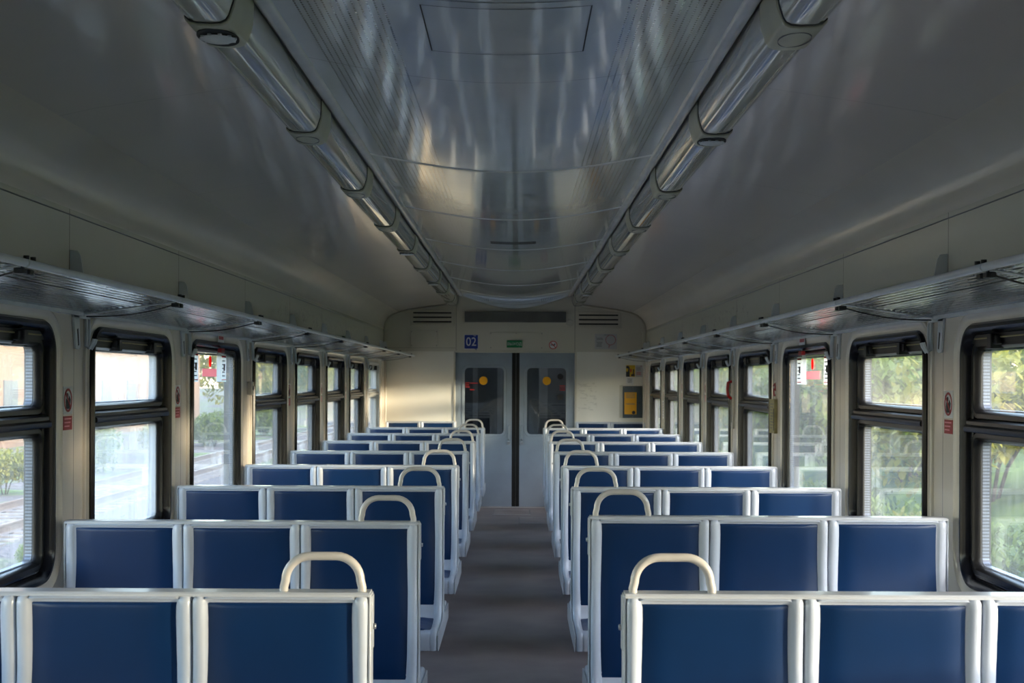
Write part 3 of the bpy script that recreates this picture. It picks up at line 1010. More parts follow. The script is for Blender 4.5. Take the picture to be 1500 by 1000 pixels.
def no_smoking(root, r, axis_y=True):
    mb = MB(); mb.disc((0, -0.001, 0), r, 'y', -0.002); mb.build('disc', 'white', root)
    mb = MB(); mb.ringdisc((0, -0.003, 0), r * 0.82, r, 'y', -0.002); mb.build('red_ring', 'red', root)
    mb = MB(); mb.box(-r * 0.6, r * 0.5, -0.0042, -0.003, -r * 0.08, r * 0.12); mb.box(r * 0.25, r * 0.5, -0.0042, -0.003, r * 0.12, r * 0.4); mb.build('cigarette', 'ink', root)
    mb = MB(); mb.prism([(-r * 0.62, r * 0.5), (-r * 0.5, r * 0.62), (r * 0.62, -r * 0.5), (r * 0.5, -r * 0.62)], 'y', -0.0055, -0.0042); mb.build('red_bar', 'red', root)
root, w_, h_ = on_wall('no_smoking_sign', 804, 816, 499, 511, 0, None, 'round no smoking sticker right above the doors', 'sign')
no_smoking(root, 0.054)
root, w_, h_ = on_wall('notice', 871, 903.5, 488.5, 510.5, 0, None, 'white printed notice with a speech bubble, under the right air vent', 'notice')
mb = MB(); mb.box(-w_ - 0.03, w_ + 0.035, -0.004, 0, -h_ - 0.012, h_ + 0.012); mb.build('backing_plate', 'panel', root, bevel=0.001)
mb = MB(); mb.box(-w_, w_, -0.006, -0.004, -h_, h_); mb.build('sheet', 'paper', root)
mb = MB()
for j, (a, b_) in enumerate(((-0.9, -0.85), (-0.85, -0.3), (-0.85, -0.25), (-0.9, -0.85), (-0.85, -0.3), (-0.8, -0.35), (-0.85, -0.4), (-0.85, -0.35))):
    z = h_ * (0.62 - 0.18 * j)
    mb.box(a * w_, b_ * w_, -0.0068, -0.006, z - 0.004, z + 0.004)
mb.box(-0.2 * w_, 0.3 * w_, -0.0068, -0.006, h_ * 0.84, h_ * 0.9)
mb.build('text_lines', 'greyink', root)
mb = MB(); mb.ringdisc((0.43 * w_, -0.006, 0.02), 0.060, 0.066, 'y', -0.0015)
mb.prism([(0.28 * w_, -0.045), (0.22 * w_, -0.088), (0.45 * w_, -0.045), (0.40 * w_, -0.05), (0.25 * w_, -0.075), (0.32 * w_, -0.048)], 'y', -0.0075, -0.006)
mb.build('speech_bubble', 'dark_red', root)
for (du, dv) in ((-9, -9), (-3, -2)):
    pass

root, w_, h_ = on_wall('safety_poster', 917, 930.3, 534, 551, 0, None, 'yellow poster with black figures above the yellow intercom', 'poster')
mb = MB(); mb.box(-w_, w_, -0.003, 0, -h_, h_); mb.build('sheet', 'poster_yellow', root)
mb = MB()
mb.prism([(-w_, -h_), (-w_ * 0.2, -h_), (-w_ * 0.2, h_ * 0.6), (-w_ * 0.5, h_ * 0.9), (-w_, h_ * 0.85), (-w_, h_ * 0.5), (-w_ * 0.5, h_ * 0.4), (-w_ * 0.6, -h_ * 0.1), (-w_, -h_ * 0.1)], 'y', -0.004, -0.003)
mb.prism([(w_ * 0.1, -h_ * 0.9), (w_ * 0.9, -h_ * 0.9), (w_ * 0.9, -h_ * 0.5), (w_ * 0.75, -h_ * 0.5), (w_ * 0.8, h_ * 0.3), (w_ * 0.5, h_ * 0.3), (w_ * 0.5, -h_ * 0.5), (w_ * 0.1, -h_ * 0.6)], 'y', -0.004, -0.003)
mb.build('black_figures', 'ink', root)
mb = MB(); mb.box(-w_ * 0.1, w_ * 0.2, -0.004, -0.003, -h_ * 0.2, h_ * 0.35); mb.build('red_figure', 'red', root)
root, w_, h_ = on_wall('rules_sheet', 930.8, 941, 534, 551, 0, None, 'white sheet with black and red text beside the yellow poster', 'notice')
mb = MB(); mb.box(-w_, w_, -0.003, 0, -h_, h_); mb.build('sheet', 'paper', root)
mb = MB()
for j in range(4): mb.box(-w_ * 0.8, w_ * (0.5 - 0.1 * (j % 2)), -0.0038, -0.003, h_ * (0.55 - 0.15 * j), h_ * (0.62 - 0.15 * j))
mb.build('black_text', 'greyink', root)
mb = MB()
for j in range(3): mb.box(-w_ * 0.8, w_ * (0.6 - 0.1 * (j % 2)), -0.0038, -0.003, h_ * (-0.25 - 0.2 * j), h_ * (-0.17 - 0.2 * j))
mb.box(w_ * 0.5, w_ * 0.8, -0.0038, -0.003, h_ * 0.78, h_ * 0.88)
mb.build('red_text', 'red', root)
root, w_, h_ = on_wall('small_notice', 917, 928, 552, 563.5, 0, None, 'small white label just above the grey intercom box', 'notice')
mb = MB(); mb.box(-w_, w_, -0.003, 0, -h_, h_); mb.build('sheet', 'white', root)
mb = MB()
for j in range(4): mb.box(-w_ * (0.7 - 0.15 * (j % 2)), w_ * (0.7 - 0.15 * (j % 2)), -0.0038, -0.003, h_ * (0.6 - 0.3 * j), h_ * (0.72 - 0.3 * j))
mb.build('text_lines', 'greyink', root)
root, w_, h_ = on_wall('intercom', 912.5, 940.8, 564.5, 611, 0, None, 'dark grey passenger intercom box with a yellow face on the end wall', 'intercom')
mb = MB(); mb.box(-w_ - 0.045, -w_, -0.004, 0, -h_, h_ + 0.01); mb.build('side_plate', 'panel', root)
mb = MB(); mb.box(-w_, w_, -0.03, 0, -h_, h_); hs = mb.build('housing', 'intercom_grey', root, bevel=0.003)
mb = MB(); mb.box(-w_ + 0.018, w_ - 0.075, -0.038, -0.03, -h_ + 0.045, h_ - 0.08); fc = mb.build('yellow_face', 'yellow', root, bevel=0.002)
mb = MB(); mb.disc((0.012, -0.038, -0.135), 0.022, 'y', -0.004); mb.build('call_button', 'ink', root)
mb = MB(); mb.box(-0.085, 0.025, -0.0388, -0.038, -0.03, -0.022); mb.build('small_print', 'greyink', root)
mb = MB()
for j in range(6): mb.box(-0.09, 0.03, -0.0386, -0.038, 0.05 + j * 0.012, 0.054 + j * 0.012)
mb.build('speaker_grille', 'greyink', root)
mb = MB(); mb.disc((w_ - 0.04, -0.03, -0.01), 0.009, 'y', -0.004); mb.build('key_lock', 'ink', root)
screws(root, w_, h_, ((-1, 1), (1, 1), (0, 1), (0, -1)), -0.03)

# ------------------------------------------------------------------ benches
PW = 0.435
def bench_path():
    """forward distance from the centre plane, height"""
    pts = [(0.012, 1.090), (0.026, 1.092), (0.034, 1.086), (0.0355, 1.080), (0.036, 1.070), (0.035, 1.04), (0.031, 0.98), (0.029, 0.92), (0.031, 0.86),
           (0.037, 0.80), (0.046, 0.73), (0.055, 0.66), (0.062, 0.59), (0.066, 0.54), (0.072, 0.505), (0.088, 0.482), (0.115, 0.470),
           (0.17, 0.462), (0.24, 0.459), (0.31, 0.461), (0.37, 0.466), (0.405, 0.468), (0.430, 0.464), (0.444, 0.452), (0.448, 0.435), (0.447, 0.380)]
    return pts
BP = bench_path()
def bp_normals():
    ns = []
    for i in range(len(BP)):
        a = BP[max(i - 1, 0)]; b = BP[min(i + 1, len(BP) - 1)]
        dx, dz = b[0] - a[0], b[1] - a[1]
        l = math.hypot(dx, dz)
        ns.append((-dz / l, dx / l))
    return ns
BN = bp_normals()
def rec_w(i):
    d, z = BP[i]
    if z > 1.084: return 0.0
    if d > 0.43: return 0.0
    if d > 0.40: return 0.35
    return 1.0
def shell_mesh(side_mirror=1, w_=PW, dir_=-1):
    sec = [(0.0, -0.020), (0.0015, -0.004), (0.006, 0.004), (0.014, 0.0075), (0.024, 0.0065), (0.031, 0.001), (0.036, -0.007), (0.042, -0.008)]
    sec = sec + [(w_ / 2, -0.008)] + [(w_ - a, h) for a, h in sec[::-1]]
    mb = MB()
    rows = []
    for i, (d, z) in enumerate(BP):
        wgt = rec_w(i)
        row = []
        for s, h in sec:
            inner = 0.034 < s < w_ - 0.034
            if inner: hh = 0.0055 * (1 - wgt) + h * wgt
            elif s in (0.0, w_): hh = h
            else: hh = h
            nn = BN[i]
            row.append((s, dir_ * (d + nn[0] * hh), z + nn[1] * hh))
        rows.append(row)
    mb.grid(rows)
    # closed back so that the moulding has real thickness
    back = [[(s, dir_ * max(d - 0.006 - BN[i][0] * 0.016, 0.006), z - BN[i][1] * 0.016) for s in (0.001, w_ - 0.001)] for i, (d, z) in enumerate(BP)]
    mb.grid(back)
    # side skirts
    for sidx in (0, -1):
        mb.grid([[rows[i][sidx] for i in range(len(rows))], [back[i][sidx] for i in range(len(rows))]])
    mb.grid([rows[-1], [(p[0], p[1] + dir_ * -0.012, p[2]) for p in rows[-1]]])
    return mb
def pad_mesh(i0, i1, w_, dir_=-1, m=0.036, ease=0.012, wave=True, puff=0.012):
    """padded cover lying in the recess between path points i0 and i1 (fractional)"""
    def path(t):
        i = min(int(t), len(BP) - 2); f = t - i
        d = BP[i][0] * (1 - f) + BP[i + 1][0] * f; z = BP[i][1] * (1 - f) + BP[i + 1][1] * f
        n0 = BN[i][0] * (1 - f) + BN[i + 1][0] * f; n1 = BN[i][1] * (1 - f) + BN[i + 1][1] * f
        return d, z, n0, n1
    nr, nc = 22, 14
    rows = []
    for a in range(nr + 1):
        t = i0 + (i1 - i0) * a / nr
        d, z, n0, n1 = path(t)
        row = []
        for b in range(nc + 1):
            q = b / nc
            mm = m + (0.004 * math.sin(a / nr * PI * 2.2) if wave else 0)
            s = mm + (w_ - 2 * mm) * q
            ea = min(a, nr - a) / nr * 14; eb = min(b, nc - b) / nc * 7
            e = min(1, ea) ** 0.6 * min(1, eb) ** 0.6 if (ea > 0 and eb > 0) else 0
            hh = -0.0078 + puff * 0.9 * e
            row.append((s, dir_ * (d + n0 * hh), z + n1 * hh))
        rows.append(row)
    mb = MB(); mb.grid(rows)
    o_ = [[(p[0], p[1], p[2]) for p in rows[0]]]
    return mb

def handle_mesh(x0, x1, zb, h, r=0.0108):
    pts = []
    rad = 0.062
    pts.append((x0, 0, zb - 0.01)); pts.append((x0, 0, zb + 0.01))
    zc = zb + h - r - rad
    for k in range(9):
        a = R(180 - 90 * k / 8)
        pts.append((x0 + 0.004 + rad + math.cos(a) * rad, 0, zc + math.sin(a) * rad))
    for k in range(9):
        a = R(90 - 90 * k / 8)
        pts.append((x1 - 0.004 - rad + math.cos(a) * rad, 0, zc + math.sin(a) * rad))
    pts.append((x1, 0, zb + 0.01)); pts.append((x1, 0, zb - 0.01))
    mb = MB(); mb.tube(pts, r, 14)
    return mb

def make_bench(nplaces, double=True, w_=PW, handle=True):
    W = nplaces * w_ 
    root = empty('train_bench', (0, 0, 0))
    # metal core, cap, aisle side plate
    mb = MB()
    mb.box(0.004, W - 0.004, -0.006, 0.006, 0.46, 1.092)
    fr = mb.build('back_panel', 'seat_frame', root)
    mb = MB()
    y0, y1 = (-0.034, 0.034) if double else (-0.034, 0.008)
    mb.prism([(y0, 1.094), (y0, 1.100), (y0 + 0.005, 1.1045), (y1 - 0.005, 1.1045), (y1, 1.100), (y1, 1.094)], 'x', -0.003, W + 0.003)
    mb.build('top_cap', 'seat_frame', root)
    for xx, sgn in ((0, -1), (W, 1)):
        mb = MB()
        f = [(-0.028, 1.10), (-0.028, 0.62), (-0.040, 0.53), (-0.060, 0.480), (-0.10, 0.462), (-0.43, 0.458), (-0.447, 0.450), (-0.449, 0.380), (-0.43, 0.374), (-0.02, 0.372)]
        if double:
            pts = f + [(-p[0], p[1]) for p in f[::-1]]
        else:
            pts = f + [(0.008, 0.372), (0.008, 1.10)]
        x0, x1 = (xx - 0.007, xx - 0.001) if sgn < 0 else (xx + 0.001, xx + 0.007)
        mb.prism(pts, 'x', x0, x1)
        mb.build('side_plate', 'seat_frame', root, bevel=0.0015)
        mb = MB()
        mb.box(x0 - 0.003 if sgn < 0 else x1, x0 if sgn < 0 else x1 + 0.003, -0.02, 0.02, 0.962, 1.095)
        mb.build('corner_clip', 'seat_frame', root, bevel=0.001)
        if sgn < 0:
            mb = MB(); mb.disc((x0, 0.0, 1.017), 0.0085, 'x', -0.010, n=16, r2=0.007)
            mb.build('side_knob', 'alu', root, bevel=0.001)
    dirs = (-1, 1) if double else (-1,)
    for d_ in dirs:
        sh = shell_mesh(w_=w_, dir_=d_)
        pd1 = pad_mesh(2.7, 13.3, w_, d_, m=0.035)
        pd2 = pad_mesh(15.6, 21.4, w_, d_, wave=False, puff=0.018)
        so = sh.build('shell', 'shell', root, smooth=50)
        po = pd1.build('backrest_pad', 'vinyl', root, smooth=60)
        qo = pd2.build('seat_pad', 'vinyl', root, smooth=60)
        for k in range(1, nplaces):
            for src in (so, po, qo):
                c = src.copy(); col.objects.link(c); c.parent = root; c.location = (k * w_, 0, 0)
    # legs and seat rails
    for xx in (0.34, W - 0.25):
        mb = MB()
        mb.box(xx - 0.02, xx + 0.02, -0.10 if double else -0.14, 0.10 if double else -0.04, 0.006, 0.36)
        mb.box(xx - 0.05, xx + 0.05, -0.16 if double else -0.18, 0.16 if double else 0.0, 0.0, 0.010)
        mb.build('leg', 'seat_frame', root, bevel=0.004)
    mb = MB()
    for yy in ((-0.30, 0.30) if double else (-0.30,)):
        mb.box(0.01, W - 0.01, yy - 0.015, yy + 0.015, 0.400, 0.43)
    for xx in (0.34, W - 0.25):
        mb.box(xx - 0.018, xx + 0.018, -0.42, 0.42 if double else 0.0, 0.36, 0.40)
    mb.build('seat_rail', 'seat_frame', root, bevel=0.002)
    if handle:
        hm = handle_mesh(0.018, 0.213, 1.104, 0.098)
        hm.build('grab_handle', 'handle', root, smooth=60)
    return root

LX = -0.367
RXS = [0.272, 0.275, 0.276, 0.280, 0.276, 0.274, 0.283, 0.294]
YR = [3.32 + P * k for k in range(8)]
proto = make_bench(3)
first = True
ROWN = ['nearest the camera', 'second from the camera', 'third from the camera', 'fourth from the camera', 'fifth from the camera', 'sixth from the camera', 'seventh from the camera', 'last before the doors']
for sd in ('left', 'right'):
    for k in range(8):
        o = proto if first else copy_tree(proto)
        first = False
        if sd == 'left':
            o.location = (LX, YR[k], 0); o.rotation_euler = (0, 0, PI)
            o.scale = (1, 1, 1)
        else:
            o.location = (RXS[k], YR[k], 0); o.rotation_euler = (0, 0, 0)
            o.scale = (1.01, 1, 1.022 if k == 1 else 1.0)
        tag(o, 'blue padded white three-place bench with handle, %s side of aisle, %s' % (sd, ROWN[k]), 'bench', 'back to back benches on the %s side of the aisle' % sd)
eb = make_bench(2, double=False, w_=0.45, handle=False)
eb.name = 'wall_bench'
eb.location = (C - 0.755 - 0.90, YE - 0.012, -0.0)
tag(eb, 'two-place blue and white bench against the end wall left of the doors', 'bench', 'benches against the end wall')
e2 = copy_tree(eb); e2.location = (ex(842) + 0.01, YE - 0.012, 0)
tag(e2, 'two-place blue and white bench against the end wall under the intercom', 'bench', 'benches against the end wall')

# ------------------------------------------------------------------ luggage racks
RW = 0.385
def make_rack():
    """local: x 0 at the wall growing into the carriage, y along, z 0 at the wall edge"""
    root = empty('luggage_rack', (0, 0, 0))
    N = 48
    rows = []
    dz = 0.050
    prof = []
    for i in range(N + 1):
        x = RW * i / N
        zz = dz * i / N
        ph = x / 0.0245
        prof.append((x, zz + 0.0018 * math.cos(2 * PI * ph)))
    rows = [[(p[0], y, p[1]) for p in prof] for y in (0.004, P - 0.004)]
    mb = MB(); mb.grid(rows)
    top = [[(p[0], y, p[1] + 0.003) for p in prof] for y in (0.004, P - 0.004)]
    mb.grid(top)
    mb.build('perforated_shelf', 'rack', root, smooth=60, recalc=False)
    mb = MB()
    fx = RW
    pr = [(fx - 0.012, dz - 0.004), (fx + 0.004, dz - 0.008), (fx + 0.012, dz - 0.002), (fx + 0.013, dz + 0.006), (fx + 0.010, dz + 0.013), (fx + 0.004, dz + 0.015), (fx + 0.001, dz + 0.012), (fx + 0.004, dz + 0.008), (fx - 0.012, dz + 0.004)]
    mb.prism(pr, 'y', 0.005, P - 0.005)
    mb.build('front_rail', 'rack_paint', root, smooth=60)
    mb = MB(); mb.box(-0.003, 0.012, 0.005, P - 0.005, -0.012, 0.006)
    mb.build('wall_rail', 'rack_paint', root, bevel=0.002)
    # cross bar at the joint
    mb = MB()
    a = math.atan2(dz, RW)
    mb.prism([(0.0, -0.007), (fx - 0.02, dz - 0.007), (fx - 0.02, dz - 0.002), (0.0, -0.002)], 'y', 0.006, 0.026)
    mb.build('cross_bar', 'rack_paint', root, bevel=0.002)
    # clamps at the joint
    for (yy) in (0.022, 0.072):
        mb = MB()
        mb.box(fx - 0.034, fx - 0.006, yy - 0.016, yy + 0.016, dz - 0.024, dz - 0.008)
        mb.build('clamp', 'black', root, bevel=0.003)
        mb = MB()
        mb.disc((fx - 0.004, yy, dz + 0.012), 0.008, 'z', 0.014, n=12)
        mb.build('bolt', 'black', root)
    # slack cable
    pts = []
    for k in range(13):
        f = k / 12
        pts.append((0.01 + (fx - 0.03) * f, 0.01 + 0.018 * math.sin(f * PI) + 0.02, dz * f - 0.012 - 0.014 * math.sin(f * PI)))
    mb = MB(); mb.tube(pts, 0.0028, 6)
    mb.build('cable', 'black', root)
    # gusset plate on the wall above
    mb = MB()
    mb.prism([(0.0, 0.02), (0.078, 0.02), (0.070, 0.05), (0.040, 0.215), (0.030, 0.232), (0.0, 0.235)], 'y', P - 0.135, P - 0.131)
    mb.build('gusset_plate', 'bracket', root, bevel=0.0005)
    mb = MB(); mb.disc((0.012, P - 0.13, 0.222), 0.011, 'y', 0.02, n=12); mb.build('gusset_bolt', 'black', root)
    return root
rk = make_rack()
JY = [5.23 + P * k for k in range(-2, 8)]
first = True
for sd in (-1, 1):
    for j, y in enumerate(JY):
        last = j == len(JY) - 1
        o = rk if first else copy_tree(rk)
        first = False
        o.location = (C + sd * HW, y, 1.888)
        # rotate for the right wall: mirror in x by negative scale on the root keeps the part meshes shared
        o.scale = (1 if sd < 0 else -1, (YE - 0.06 - y) / P if last else 1, 1)
        n_ = j
        lab = 'grey perforated luggage rack section over the %s windows, %s from the camera' % ('left' if sd < 0 else 'right', ORD[n_])
        if last: lab = 'short last luggage rack section touching the end wall, %s side' % ('left' if sd < 0 else 'right')
        tag(o, lab, 'luggage rack', 'luggage rack sections along the %s wall' % ('left' if sd < 0 else 'right'))

# coat hooks
def make_hook():
    root = empty('coat_hook', (0, 0, 0))
    mb = MB()
    mb.prism([(-0.085, 0.0), (-0.025, 0.0), (-0.018, -0.05), (-0.010, -0.125), (-0.030, -0.132), (-0.060, -0.130)], 'x', 0.0, 0.010)
    mb.prism([(-0.085, 0.0), (0.095, 0.0), (0.095, -0.010), (-0.085, -0.010)], 'x', 0.0, 0.010)
    mb.build('back_plate', 'bracket', root, bevel=0.001)
    mb = MB()
    mb.prism([(-0.052, -0.055), (-0.040, -0.050), (-0.028, -0.115), (-0.038, -0.118)], 'x', 0.0102, 0.011)
    mb.build('slot', 'slot', root)
    for yy in (0.0, 0.030):
        mb = MB()
        mb.tube([(0.006, yy + 0.070, -0.008), (0.016, yy + 0.045, -0.06), (0.024, yy + 0.012, -0.118), (0.038, yy + 0.008, -0.128), (0.050, yy + 0.012, -0.105), (0.054, yy + 0.014, -0.09)], 0.0065, 8)
        mb.build('hook', 'bracket', root)
    return root
hk = make_hook()
first = True
for sd in (-1, 1):
    for k in range(8):
        y = 5.20 + P * k
        if y > 16.6: continue
        o = hk if first else copy_tree(hk)
        first = False
        o.location = (C + sd * (HW - 0.001), y, 1.876)
        o.scale = (1 if sd < 0 else -1, 1, 1)
        tag(o, 'grey metal coat hook on the pillar before the %s visible window, %s wall' % (ORD[k + 1], 'left' if sd < 0 else 'right'), 'coat hook', 'coat hooks on the %s pillars' % ('left' if sd < 0 else 'right'))

# ------------------------------------------------------------------ ceiling lights
LP_ = [(0.864, 2.612), (0.862, 2.600), (0.850, 2.590), (0.83, 2.585), (0.79, 2.583), (0.765, 2.585), (0.750, 2.592), (0.742, 2.604), (0.730, 2.640), (0.727, 2.66), (0.726, 2.712), (0.80, 2.718), (0.862, 2.70)]
def make_light(kind):
    """local x grows outwards (towards the wall), origin on the carriage centre line at height 2.6"""
    root = empty('ceiling_light', (0, 0, 0))
    L0, L1 = 0.24, 1.575
    mb = MB()
    def shr(e): return [(p[0] + (0.797 - p[0]) * e, p[1] - 2.6 + (0.02 if e and p[1] < 2.6 else 0) * e) for p in LP_]
    pts = [(0.797 + (p[0] - 0.797) * 0.97, p[1] - 2.6 + 0.003) for p in LP_[:11]] + [(0.80, 0.116), (0.856, 0.10)]
    mb.prism(pts, 'y', L0, L1)
    mb.build('diffuser', 'lens', root, smooth=60)
    for y in (L0 - 0.001, L1 - 0.008):
        mb = MB()
        pp = [(0.797 + (p[0] - 0.797) * 0.99, p[1] - 2.6 + 0.001) for p in LP_[:11]]
        mb.prism(pp + [(0.85, 0.08)], 'y', y, y + 0.009)
        mb.build('end_seal', 'black', root)
    mb = MB()
    pts = [(0.797 + (p[0] - 0.797) * 1.03, p[1] - 2.6 - (0.005 if p[1] < 2.7 else 0)) for p in LP_]
    mb.prism(pts, 'y', 0.0, L0)
    co = mb.build('collar', 'collar', root, bevel=0.004)
    if kind == 'plain':
        rows = []
        for rr in (1.0, 0.97):
            rows.append([(0.80 + 0.045 * rr * math.cos(2 * PI * k / 32), 0.12 + 0.08 * rr * math.sin(2 * PI * k / 32), -0.0225) for k in range(32)])
        rows2 = [[(p[0], p[1], p[2] + 0.004) for p in r] for r in rows[::-1]]
        mb = MB(); mb.grid(rows + rows2, closed_u=True, closed_v=True)
        mb.build('oval_mark', 'greyink', co)
    else:
        mb = MB()
        e0 = [(0.80 + 0.056 * math.cos(2 * PI * k / 32), 0.12 + 0.095 * math.sin(2 * PI * k / 32)) for k in range(32)]
        mb.prism(e0, 'z', -0.0226, -0.019)
        mb.build('oval_opening', 'slot', co)
        mb = MB()
        # the smoke detector: stacked rings with posts between
        mb.disc((0.80, 0.12, -0.002), 0.050, 'z', -0.010, n=32)
        mb.disc((0.80, 0.12, -0.026), 0.050, 'z', -0.006, n=32, r2=0.036)
        mb.disc((0.80, 0.12, -0.012), 0.030, 'z', -0.016, n=24)
        for k in range(10):
            a = 2 * PI * k / 10
            cx, cy = 0.80 + 0.046 * math.cos(a), 0.12 + 0.046 * math.sin(a)
            mb.box(cx - 0.005, cx + 0.005, cy - 0.005, cy + 0.005, -0.028, -0.010)
        mb.build('smoke_detector', 'detector', co, bevel=0.001)
    return root
lp = make_light('plain'); ld = make_light('det')
used_p = used_d = False
LY = [3.575 + 1.577 * k for k in range(-1, 9)]
for sd in (-1, 1):
    sn = 'left' if sd < 0 else 'right'
    dets = (1, 5, 7) if sd < 0 else (2, 8)
    for j, y in enumerate(LY):
        det = j in dets
        if det:
            o = ld if not used_d else copy_tree(ld); used_d = True
        else:
            o = lp if not used_p else copy_tree(lp); used_p = True
        o.location = (C, y, 2.6)
        last = j == len(LY) - 1
        o.scale = (sd, (YE - 0.06 - y) / 1.575 if last else 1, 1)
        lab = 'unlit light unit of the %s ceiling strip, %s from camera, %s collar' % (sn, ORD[j], 'detector on' if det else 'plain')
        tag(o, lab, 'ceiling light', 'ceiling lights of the %s strip' % sn)

# ------------------------------------------------------------------ stickers and small things on the pillars
def wall_root(name, sd, y, z, label, cat, group=None):
    """local x: into the carriage, y along; the text faces the aisle"""
    o = empty(name, (C + sd * HW, y, z), label, cat, group)
    o.rotation_euler = (0, 0, R(90) if sd < 0 else R(-90))
    return o        # local -Y points into the carriage, local X runs along the wall
def lean_sign(sd, y, z1, where):
    sn = 'left' if sd < 0 else 'right'
    root = wall_root('warning_sticker', sd, y, z1, 'struck-out figure sticker over red label, %s' % where, 'sticker', 'warning stickers on the %s pillars' % sn)
    mb = MB(); mb.box(-0.052, 0.052, -0.002, 0, -0.105, 0.0); mb.build('white_sheet', 'white', root)
    mb = MB(); mb.ringdisc((0, -0.002, -0.052), 0.036, 0.045, 'y', -0.001); mb.build('red_ring', 'dark_red', root)
    mb = MB()
    mb.prism([(-0.02, -0.085), (0.015, -0.085), (0.028, -0.05), (0.012, -0.035), (0.0, -0.055), (-0.022, -0.045), (-0.026, -0.06)], 'y', -0.003, -0.002)
    mb.disc((-0.008, -0.002, -0.033), 0.009, 'y', -0.001, n=14)
    mb.build('figure', 'ink', root)
    mb = MB(); mb.prism([(-0.034, -0.024), (-0.028, -0.018), (0.032, -0.080), (0.026, -0.086)], 'y', -0.0042, -0.003); mb.build('red_bar', 'dark_red', root)
    mb = MB(); mb.box(-0.048, 0.048, -0.002, 0, -0.165, -0.112); mb.build('red_label', 'dark_red', root)
    mb = MB()
    for j in range(3): mb.box(-0.040, 0.036 - 0.01 * j, -0.0028, -0.002, -0.125 - 0.014 * j, -0.120 - 0.014 * j)
    mb.build('label_text', 'pink', root)
    return root
lean_sign(-1, 5.075, 1.600, 'left pillar between the first and second windows')
lean_sign(-1, 6.715, 1.600, 'left pillar between the second and third windows')
lean_sign(-1, 9.99, 1.60, 'left pillar between the fourth and fifth windows')
lean_sign(-1, 11.62, 1.60, 'left pillar between the fifth and sixth windows')
lean_sign(-1, 13.26, 1.60, 'left pillar between the sixth and seventh windows')
lean_sign(1, 5.075, 1.600, 'right pillar between the first and second windows')
lean_sign(1, 11.62, 1.62, 'right pillar between the fifth and sixth windows')
lean_sign(1, 13.26, 1.62, 'right pillar between the sixth and seventh windows')
lean_sign(1, 14.90, 1.62, 'right pillar before the last window')
# small switch box on the left pillar
root = wall_root('switch_box', -1, 8.48, 1.585, 'small pale box on the left pillar after the emergency window', 'switch box')
mb = MB(); mb.box(-0.035, 0.035, -0.030, 0, -0.055, 0.03); mb.build('housing', 'panel', root, bevel=0.005)
mb = MB(); mb.disc((0, -0.03, -0.01), 0.014, 'y', -0.006, n=16); mb.build('button', 'greyink', root)
# booklet on the right pillar
root = wall_root('hanging_timetable', 1, 8.49, 1.41, 'yellowed timetable board hanging on the right pillar by the emergency window', 'timetable')
mb = MB(); mb.box(-0.085, 0.075, -0.022, 0, -0.108, 0.108); mb.build('board', 'booklet', root, bevel=0.003)
mb = MB()
for j in range(9): mb.box(-0.05, 0.05 - 0.02 * (j % 3), -0.0232, -0.022, 0.075 - 0.019 * j, 0.080 - 0.019 * j)
mb.build('printed_lines', 'greyink', root)
mb = MB(); mb.box(0.058, 0.070, -0.0235, -0.022, -0.09, 0.05); mb.build('dark_edge', 'ink', root)
root = wall_root('scrawl_sticker', 1, 8.50, 1.575, 'dark red scrawled sticker above the yellowed timetable board', 'sticker')
mb = MB()
mb.tube([(-0.03, -0.002, 0.03), (0.02, -0.002, 0.045), (0.03, -0.002, 0.0), (-0.02, -0.002, 0.01), (-0.01, -0.002, -0.035), (0.025, -0.002, -0.03)], 0.006, 6)
mb.build('scrawl', 'dark_red', root)
mb = MB(); mb.box(-0.035, 0.035, -0.0015, 0, -0.055, 0.055); mb.build('sheet', 'panel', root)
# emergency lever on the right pillar
root = wall_root('emergency_lever', 1, 10.13, 1.60, 'red emergency brake lever in a cream housing on the right pillar', 'emergency lever')
mb = MB(); mb.prism(rrect(0, -0.10, 0.11, 0.46, 0.03, 5), 'y', -0.014, 0); mb.build('housing', 'panel', root, bevel=0.003)
mb = MB(); mb.tube([(0.0, -0.016, 0.03), (0.012, -0.045, 0.02), (0.016, -0.05, -0.03), (0.012, -0.045, -0.08), (0.0, -0.016, -0.10)], 0.011, 10); mb.build('red_handle', 'red', root)
mb = MB(); mb.box(-0.004, 0.004, -0.018, -0.014, -0.28, -0.10); mb.box(-0.004, 0.004, -0.018, -0.014, 0.03, 0.13); mb.build('pull_rod', 'greyink', root)
# strips on the last pillars
root = wall_root('notice_strip', 1, 15.0, 1.35, 'narrow printed strip on the right pillar before the last window', 'notice')
mb = MB(); mb.box(-0.03, 0.03, -0.002, 0, -0.14, 0.06); mb.build('sheet', 'white', root)
mb = MB()
for j in range(6): mb.box(-0.012, 0.012, -0.003, -0.002, -0.12 + 0.03 * j, -0.105 + 0.03 * j)
mb.build('print', 'blue_sign', root)
root = wall_root('notice_strip', -1, 14.92, 1.45, 'tall narrow printed strip on the left pillar before the last white framed window', 'notice')
mb = MB(); mb.box(-0.03, 0.03, -0.002, 0, -0.30, 0.15); mb.build('sheet', 'white', root)
mb = MB(); mb.box(-0.02, 0.02, -0.003, -0.002, 0.07, 0.13); mb.build('red_print', 'dark_red', root)
mb = MB(); mb.box(-0.012, 0.012, -0.003, -0.002, -0.27, -0.02); mb.build('green_print', 'greyink', root)
